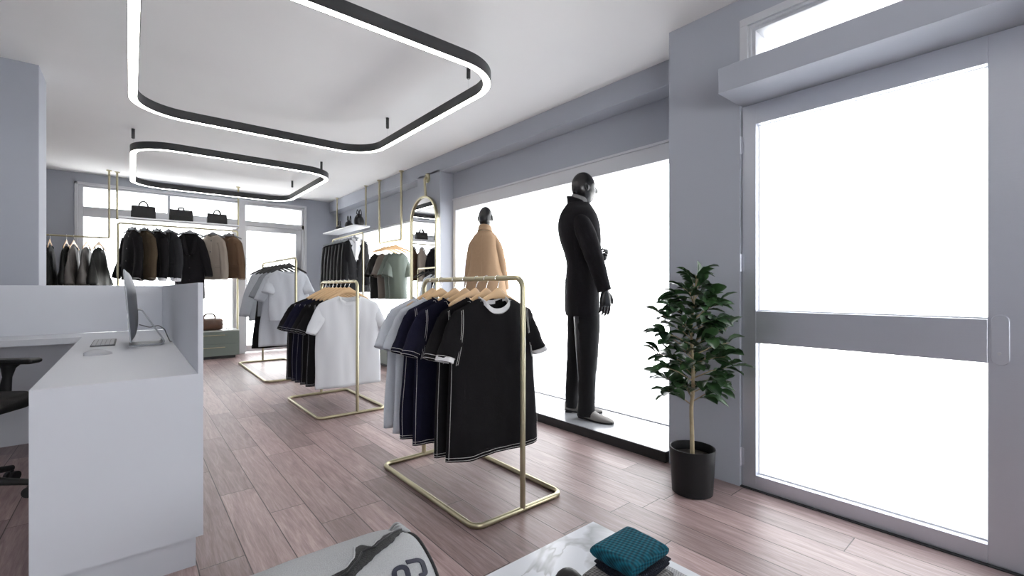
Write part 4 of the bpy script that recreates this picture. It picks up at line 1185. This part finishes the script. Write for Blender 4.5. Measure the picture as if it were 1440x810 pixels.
# right arm (hanging)
sh = (-.02, -.145, Fz(0, 303)[1] - .075); el = (.075, -.262, Fz(0, 370)[1]); wr_ = (.150, -.262, Fz(0, 410)[1])
body.tube([sh, el, wr_], [.045, .038, .026], 12)
body.v += []; hnd = hand_mb(wr_, (.03, .02, -1), (-.25, 1, 0), -1, (16, 22, 14), s=1.12)
body.add(hnd.v, hnd.f)
# left arm (bent, fist in front)
shl = (-.02, .145, sh[2]); ell_ = (.0, .27, Fz(0, 375)[1]); wrl = (.125, .15, Fz(0, 362)[1])
body.tube([shl, ell_, wrl], [.045, .04, .026], 12)
hnd = hand_mb(wrl, (.85, -.45, .12), (-.2, -.4, .3), 1, (42, 70, 45), s=1.05)
body.add(hnd.v, hnd.f)
# trunk and legs under the clothes
body.loft([ell((0, 0), .09, .14, z, 20) for z in (.85, 1.1)] + [ell((-.01, 0), .10, .15, 1.4, 20), ell((-.01, 0), .07, .12, 1.62, 20), ell((-.01, 0), .05, .06, 1.68, 20)])
body.tube([(.0, -.09, .9), (.0, -.10, .5), (.015, -.10, .09)], [.075, .05, .034], 12)
body.tube([(.0, .09, .9), (-.02, .10, .5), (-.07, .10, .09)], [.075, .05, .034], 12)
bake_body('body', body, M['gloss_black'], mb_root)
coat = obj('coat', shell(ck, 56, 52, .82, .004, 1), M['wool_black'], mb_root, smooth=70)
sk = [(-.035, -.105, Fz(0, 303)[1] - .03, .040), (-.03, -.155, Fz(0, 303)[1] - .060, .062), (.0, -.192, Fz(0, 326)[1], .075), (.045, -.228, Fz(0, 350)[1], .073), (.085, -.250, Fz(0, 372)[1], .066), (.118, -.258, Fz(0, 392)[1], .058), (.147, -.260, Fz(0, 409)[1], .051)]
obj('sleeve', limb(sk, wr=.0035, seed=2), M['wool_black'], coat, smooth=70)
sk = [(-.035, .105, Fz(0, 303)[1] - .03, .040), (-.03, .155, Fz(0, 303)[1] - .060, .062), (-.02, .205, Fz(0, 335)[1], .076), (-.005, .245, Fz(0, 362)[1], .072), (.03, .255, Fz(0, 377)[1], .066), (.07, .215, Fz(0, 372)[1], .060), (.115, .16, Fz(0, 363)[1], .050)]
obj('sleeve', limb(sk, wr=.0035, seed=5), M['wool_black'], coat, smooth=70)
# stand collar, open at the front
def colr(a, t):
    q = R(40) + R(280)*a; z0 = Fz(0, 292)[1]
    k = 1.0 - .10*t
    return V((-.018 + .090*k*math.cos(q) - .018*t, .078*k*math.sin(q), z0 + .075*t - .03*math.cos(q)*1.0 - .01))
obj('collar', MB().grid(colr, 34, 6), M['wool_black'], coat, solid=.007, smooth=60)
# lapels and centre-front edge
for s in (-1, 1):
    def lap(a, t, s=s):
        z = Fz(0, 296 + 70*t)[1]
        kz, xb, xf, hw = spline(ck, 1 - min(.999, max(0, (296 + 70*t - 286)/157.0)))
        y = s*(.012 + a*.10*(1 - .55*abs(t - .35)))
        rx = (xf - xb)/2; x = (xf+xb)/2 + rx*max(0.05, 1 - (abs(y)/hw)**2.2)**.5 + .008
        return V((x, y, z))
    obj('lapel', MB().grid(lap, 7, 14), M['wool_black'], coat, solid=.006, smooth=60)
obj('hem_vent', MB().tube([(Fz(795, 440)[0] - .003, .004, Fz(0, 441)[1]), (Fz(796, 390)[0] - .003, .004, Fz(0, 392)[1])], .003, 6), M['wool_char'], coat)
# rollneck
b = MB().loft([ell((-.022 + .012*t, 0), .076 - .012*t, .068 - .008*t, Fz(0, 291)[1] + .085*t - 0.0, 30) for t in (0, .25, .5, .75, 1.0)], False, False)
b2 = MB(); b2.v = [(x, y, z - (x + .02)*.35) for x, y, z in b.v]; b2.f = b.f
obj('roll_neck', b2, M['knit_grey'], mb_root, solid=.006, smooth=70)
# trousers
def leg_keys(pts): return [(Fz((a+b_)/2, py)[0], y, Fz(0, py)[1], (b_-a)/2/173.0) for py, a, b_, y in pts]
tr = limb(leg_keys(((425, 806, 838, -.075), (450, 807, 841.5, -.085), (475, 808.5, 840, -.092), (500, 810, 838, -.096), (525, 811, 835.5, -.098), (550, 811.5, 834, -.10), (568, 811, 834, -.10), (579, 810, 833, -.10))), 30, 36, .003, 3)
t2 = limb(leg_keys(((425, 798, 832, .075), (450, 799, 831, .085), (475, 799, 828, .092), (500, 799, 825, .096), (525, 798, 821, .098), (550, 797, 817, .10), (568, 796.5, 815, .10), (577, 796, 814, .10))), 30, 36, .003, 7)
tr.add(t2.v, t2.f)
obj('trousers', tr, M['trouser'], mb_root, smooth=70)
shoe(mb_root, .045, -.10, R(-40), 0, M['suede_grey'], .31)
shoe(mb_root, -.035, .10, R(-6), 0, M['suede_grey'], .31)

# --- the mannequin in the camel coat
mt = thing('mannequin', 'black mannequin in a camel coat seen from behind on the window platform', 'mannequin', (2.783, 3.735, .07), R(38), 'window mannequins')
K = 137.6
def Fy(py): return 1.1 - (py - 406)/K - .07
body = head_mb((.0, 0, Fy(307.5)), R(-4), .95)
body.tube([(-.016, 0, Fy(312)), (-.028, 0, Fy(322)), (-.03, 0, Fy(334))], [.047, .050, .056], 20)
zs = Fy(335) - .05
body.tube([(-.02, -.10, zs), (.0, -.16, Fy(372)), (.02, -.188, Fy(410))], [.036, .032, .024], 12)
hnd = hand_mb((.02, -.188, Fy(410)), (.05, .02, -1), (-.2, 1, 0), -1, (16, 22, 14), s=1.0); body.add(hnd.v, hnd.f)
body.tube([(-.02, .10, zs), (.0, .16, Fy(372)), (.02, .188, Fy(410))], [.036, .032, .024], 12)
hnd = hand_mb((.02, .188, Fy(410)), (.05, -.02, -1), (-.2, -1, 0), 1, (16, 22, 14), s=1.0); body.add(hnd.v, hnd.f)
body.loft([ell((0, 0), .085, .13, z, 20) for z in (.85, 1.1)] + [ell((-.01, 0), .09, .13, 1.35, 20), ell((-.01, 0), .06, .10, 1.54, 20), ell((-.01, 0), .045, .055, 1.60, 20)])
body.tube([(.0, -.08, .9), (.0, -.085, .5), (.0, -.085, .09)], [.07, .046, .032], 12)
body.tube([(.0, .08, .9), (.0, .085, .5), (.02, .085, .09)], [.07, .046, .032], 12)
bake_body('body', body, M['gloss_black'], mt)
ck2 = [(.80, -.19, .19, .235), (.95, -.18, .18, .225), (1.10, -.165, .17, .205), (1.22, -.155, .165, .172), (1.33, -.15, .155, .155), (1.43, -.15, .145, .143), (1.50, -.145, .125, .137), (1.555, -.125, .10, .122), (1.59, -.10, .075, .092), (1.615, -.085, .055, .070)]
coat = obj('coat', shell(ck2, 56, 50, .85, .014, 8), M['wool_tan'], mt, smooth=70)
for s in (-1, 1):
    sk = [(-.03, s*.075, 1.530, .030), (-.03, s*.105, 1.508, .043), (-.025, s*.124, 1.45, .053), (-.01, s*.148, 1.36, .052), (.005, s*.168, 1.24, .050), (.02, s*.185, 1.10, .047), (.025, s*.190, 1.02, .045)]
    obj('sleeve', limb(sk, wr=.004, seed=11+s), M['wool_tan'], coat, smooth=70)
    obj('armhole_seam', MB().tube([(-.10 + .03*abs(k-5)/5, s*(.116 - .010*abs(k - 5)/5), 1.30 + .024*k) for k in range(10)], .0022, 6), M['wool_tan'], coat)
obj('back_seam', MB().tube([(spline(ck2, .05 + .8*k/20)[1] - .001, .002, spline(ck2, .05 + .8*k/20)[0]) for k in range(21)], .0022, 6), M['wool_tan'], coat)
def colr2(a, t):
    q = R(30) + R(300)*a
    k = 1.0 + .22*(1-t)**1.5
    return V((-.022 + .072*k*math.cos(q), .066*k*math.sin(q), 1.60 + .055*t - .025*math.cos(q)))
obj('collar', MB().grid(colr2, 34, 6), M['wool_tan'], coat, solid=.007, smooth=60)
obj('roll_neck', MB().loft([ell((-.024, 0), .058, .055, 1.60 + .072*t, 28) for t in (0, .3, .6, 1)], False, False), M['knit_beige'], mt, solid=.006, smooth=70)
tr = limb([(0, -.085, .84, .085), (0, -.085, .6, .075), (0, -.085, .3, .068), (0, -.085, .06, .066)], 24, 20, .003, 2)
t2 = limb([(0, .085, .84, .085), (0, .085, .6, .075), (0, .085, .3, .068), (.01, .085, .06, .066)], 24, 20, .003, 4); tr.add(t2.v, t2.f)
obj('trousers', tr, M['trouser'], mt, smooth=70)
shoe(mt, .01, -.085, R(-8), 0, M['leather_black']); shoe(mt, .02, .085, R(8), 0, M['leather_black'])

# ------------------------------------------------------------------ potted plant
pt = thing('potted_plant', 'leafy green ficus in a black pot beside the street door', 'plant', (2.335, 1.262, 0))
b = MB().lathe([(.096, 0), (.104, .004), (.111, .12), (.116, .232), (.1165, .242), (.110, .242), (.106, .20)], 40, cap1=False)
obj('pot', b, M['pot'], pt, smooth=50)
obj('soil', MB().lathe([(.1075, .195), (.06, .203), (.0, .205)], 24, cap0=False, cap1=False), M['soil'], pt)
rnd = random.Random(5)
tk = [(.0, .0, .19, .0125), (.004, .004, .32, .0115), (-.006, .002, .45, .0105), (.0, -.004, .55, .0098), (.004, .0, .70, .008), (-.004, .004, .88, .006), (.01, -.006, 1.05, .0045), (.02, -.012, 1.17, .003)]
obj('trunk', limb(tk, 10, 30, .004, 1), M['bark'], pt, smooth=60)
def leaf(b, base, d, size, up, droop):
    d = d.normalized(); side = d.cross(up); side = side.normalized() if side.length > 1e-4 else V((1, 0, 0)); n = side.cross(d).normalized()
    nl, nw_ = 9, 4; vs = []; fs = []
    for i in range(nl):
        t = i/(nl-1); wd = size*.27*(math.sin(PI*min(1, t**1.2))**.62)*(.8 + .3*t) if 0 < i < nl-1 else size*.012
        c = base + d*(size*t) - V((0, 0, 1))*(droop*size*t*t) + n*(size*.06*math.sin(PI*t))
        for j in range(2*nw_+1):
            a = (j - nw_)/nw_
            vs.append(c + side*(wd*a) + n*(wd*.38*a*a - size*.012*(1-abs(a))*0 + size*.012*math.sin(t*22)*abs(a)))
    k = 2*nw_+1
    for i in range(nl-1):
        for j in range(k-1):
            fs.append((i*k+j, i*k+j+1, (i+1)*k+j+1, (i+1)*k+j))
    b.add(vs, fs)
fol = MB(); stems = MB()
def trunk_at(z):
    zz = [q[2] for q in tk]
    for i in range(len(tk)-1):
        if zz[i] <= z <= zz[i+1]:
            t = (z - zz[i])/(zz[i+1]-zz[i]); return V(tk[i][:3]).lerp(V(tk[i+1][:3]), t)
    return V(tk[-1][:3])
def env(z):      # crown radius by height
    ks = ((.46, .13), (.54, .22), (.66, .29), (.80, .31), (.92, .26), (1.02, .18), (1.12, .10), (1.2, .03))
    for (a, r0), (c, r1) in zip(ks, ks[1:]):
        if a <= z <= c: return r0 + (r1-r0)*(z-a)/(c-a)
    return .05
phi = 0
for i in range(44):
    z0 = .47 + .64*(i/43)**.95
    phi += 2.4
    o_ = trunk_at(z0); rad = env(min(1.19, z0 + .06))
    d = V((math.cos(phi), math.sin(phi), 0))
    tip = o_ + d*(rad*.62) + V((0, 0, .05 + rnd.random()*.05))
    if tip.x > .20: tip.x = .20
    pth = [o_, o_.lerp(tip, .5) + V((0, 0, .01)), tip]
    stems.tube(pth, [.0035, .0028, .0018], 6)
    nlv = 8 if z0 < 1.0 else 5
    for k in range(nlv):
        t = .35 + .65*k/(nlv-1) if k else .3
        bp_ = o_.lerp(tip, t)
        an = phi + (rnd.random() - .5)*2.6*(1 if k < nlv-1 else .3)
        el_ = rnd.uniform(-.2, .8)
        dd = V((math.cos(an)*math.cos(el_), math.sin(an)*math.cos(el_), math.sin(el_)))
        sz = rnd.uniform(.085, .13)*(1 if z0 < 1.0 else .85)
        if bp_.x + dd.x*sz > .245: dd.x *= -.3
        upv = V((rnd.uniform(-.5, .5), rnd.uniform(-.5, .5), 1))
        leaf(fol, bp_, dd, sz, upv, rnd.uniform(.0, .3))
tp = V(tk[-1][:3])
for an, el_, sz in ((.4, 1.25, .12), (2.6, .5, .10), (4.4, .45, .10), (-.6, .35, .11), (1.6, .3, .10)):
    leaf(fol, tp - V((0, 0, .02)), V((math.cos(an)*math.cos(el_), math.sin(an)*math.cos(el_), math.sin(el_))), sz, V((.3, -.4, .8)), .05)
obj('branches', stems, M['bark'], pt)
obj('foliage', fol, M['leaf'], pt, smooth=80)

# ------------------------------------------------------------------ marble plinth and folded knits
TZ = .15
mp_ = obj('marble_plinth', MB().box(-.60, -.50, -TZ, 0, 0, 0), M['marble'], smooth=0, bevel=.002)
mp_.location = (1.449, 1.211, TZ); mp_.scale = (1, 1, 1)
tag(mp_, 'low white marble plinth carrying the folded knits', 'plinth')
mp_.data.transform(Matrix.Scale(1, 4))

def folded(name, label, loc, w, d, h, mat, group, layers=2, seed=0, rz=0.0):
    """soft folded cloth: layered slab with rounded fold on the -x edge"""
    root = thing(name, label, 'folded knit', loc, rz, group)
    lh = h/layers
    for L_ in range(layers):
        b = MB(); rings = []
        m = 22
        for j in range(m+1):
            t = j/m; y = (t - .5)*d
            ed = min(1.0, (1 - abs(2*t-1)**6))**.5*.5 + .5
            rr_ = []
            for a, c in rrect(w, lh*.98, lh*.42, 6):
                k = 1 + .03*nz(a*9, y*9, seed + L_)
                rr_.append(V((a*k + .004*nz(y*20, L_, seed), y + .005*nz(a*14, L_*2.0, seed), lh*(L_+.5) + c*ed*(1 + .10*nz(a*10, y*10, seed+L_*3)))))
            rings.append(rr_)
        b.loft(rings)
        obj('layer', b, mat, root, smooth=75)
    return root
gk = 'folded knits on the marble plinth'
folded('folded_knit', 'light grey folded knit at the bottom of the pile', (1.250, .785, TZ), .225, .225, .044, M['pale_knit'], gk, 1, 4, R(-4))
folded('folded_knit', 'dark grey tweed folded piece near the bottom of the pile', (1.165, .835, TZ + .044), .205, .195, .040, M['tweed'], gk, 2, 7, R(6))
folded('folded_knit', 'thin dark navy folded knit under the teal one', (1.200, .845, TZ + .084), .185, .155, .026, M['navy_fold'], gk, 2, 9, R(3))
folded('folded_knit', 'teal folded knit on top of the pile', (1.195, .853, TZ + .110), .195, .155, .046, M['teal'], gk, 1, 2, R(0))
# dark shoes at the picture's edge
for i, (x, y) in enumerate(((.992, .878), (.900, .895))):
    rt = thing('loafer', ('black leather loafer on the marble plinth, nearer to the folded knits', 'black leather loafer on the marble plinth, farther from the folded knits')[i], 'shoe', (x, y, TZ), R(-92), 'pair of black loafers')
    shoe(rt, 0, 0, 0, .008, M['leather_black'])

# ------------------------------------------------------------------ grey sports bag
bg = thing('duffel_bag', 'grey canvas duffel bag with black mesh strip on the floor', 'bag', (.335, 1.235, 0))
bl_, br_ = -.46, .325
def bagp(u, v):
    """u along x, v around from the far bottom over the top to the near bottom"""
    t = u; x = bl_ + (br_-bl_)*t
    e = (1 - abs(2*t-1)**8)**.5*.25 + .75
    q = PI*1.12*v - .19
    y = .19*math.cos(q); z = .185 + .195*math.copysign(abs(math.sin(q))**.8, math.sin(q))
    z = .185 + (z-.185)*e + .008*nz(x*7, q*2, 1); y = y*e + .01*nz(x*5, q, 5)
    return V((x, y, max(.0, z)))
b = MB().grid(bagp, 48, 40)
obj('body', b, M['bag_grey'], bg, smooth=70, solid=.004)
rings = []
for k in range(12):
    s = 1 - k/12
    rings.append([V((br_ - .006 + .020*(1-s*s), 0, .18)) + (bagp(1, j/39) - V((br_, 0, .18)))*s for j in range(40)])
vs = [p for r in rings for p in r]
eb = MB(); n_ = 40
eb.add(vs, [(j*n_+i, j*n_+i+1, (j+1)*n_+i+1, (j+1)*n_+i) for j in range(11) for i in range(n_-1)])
eb.v = [(x, y, max(0.002, z)) for x, y, z in eb.v]
obj('end_panel', eb, M['bag_grey'], bg, smooth=70, solid=.003)
lb = MB(); lb.v = [(2*(bl_+br_)/2 - x, y, z) for x, y, z in eb.v]; lb.f = [tuple(reversed(f)) for f in eb.f]
obj('end_panel', lb, M['bag_grey'], bg, smooth=70, solid=.003)
obj('bottom', MB().box(bl_ + .02, -.16, .0, br_ - .02, .16, .02), M['bag_grey'], bg, smooth=0, bevel=.008)
obj('piping', MB().tube([bagp(.985, j/39) + V((.006, 0, .003)) for j in range(40)], .0045, 8), M['bag_mesh'], bg)
# wavy black mesh strip along the top
STRIP = [(.03, .56, .72), (.40, .575, .74), (.60, .60, .70), (.70, .587, .65), (.74, .56, .622), (.762, .50, .61), (.785, .49, .60), (.81, .53, .582), (.85, .50, .566), (.88, .47, .548), (.92, .455, .505), (.955, .45, .46)]
def strip(a, t):
    u = .03 + .925*a
    for (u0, f0, n0), (u1, f1, n1) in zip(STRIP, STRIP[1:]):
        if u <= u1 + 1e-6:
            k = sm((u - u0)/(u1 - u0)); f = f0 + (f1-f0)*k; n_e = n0 + (n1-n0)*k; break
    return bagp(u, f + (n_e - f)*t) + V((0, 0, .004 + .004*math.sin(PI*t)))
obj('mesh_strip', MB().grid(strip, 90, 10), M['bag_mesh'], bg, smooth=70, solid=.004)
obj('zipper', MB().tube([strip(k/40, .5) + V((0, 0, .004)) for k in range(41)], .0035, 6), M['black_metal'], bg)
# raised flap edge and gathered corner loop
obj('flap_edge', MB().tube([strip(k/90, 0) + V((0, .001, .002)) for k in range(91)], .0045, 8), M['bag_grey'], bg)
lp_ = MB()
for k in range(3):
    c = bagp(.97, .40)
    lp_.tube(fillet([c + V((-.04, .01*k, -.005)), c + V((-.005, .012*k - .01, .022 + .004*k)), c + V((.022, .01*k - .02, .004)), c + V((.015, -.03, -.02))], .012), .006 - .001*k, 8)
obj('corner_loop', lp_, M['bag_grey'], bg)
# printed letters, lying on the near top face
def printed(pts, wd, name):
    b = MB(); pts = [V((*p, 0)) for p in pts]; rings = []
    for i, p in enumerate(pts):
        a = pts[max(0, i-1)]; c = pts[min(len(pts)-1, i+1)]; t = (c-a).normalized(); n = V((-t.y, t.x, 0))
        row = []
        for k in (-1, 1):
            q = p + n*(wd*k); s = bagp(q.x, q.y); s2 = bagp(q.x + .01, q.y) - s; s3 = bagp(q.x, q.y + .01) - s
            nn = s3.cross(s2).normalized()
            if nn.z < 0: nn = -nn
            row.append((s + nn*.002, s + nn*.0075))
        rings.append([row[0][0], row[1][0], row[1][1], row[0][1]])
    b.loft(rings)
    return obj(name, b, M['print_navy'], bg, smooth=0)
def letter(pts): return [tuple(p) for p in [ (q.x, q.y) for q in fillet([(a, c, 0) for a, c in pts], .018, 5)]]
printed(letter([(.888, .668), (.945, .668), (.940, .735), (.915, .735)]), .0085, 'logo_letter')
printed(letter([(.832, .722), (.838, .680), (.880, .680), (.878, .735), (.835, .735)]), .0085, 'logo_letter')
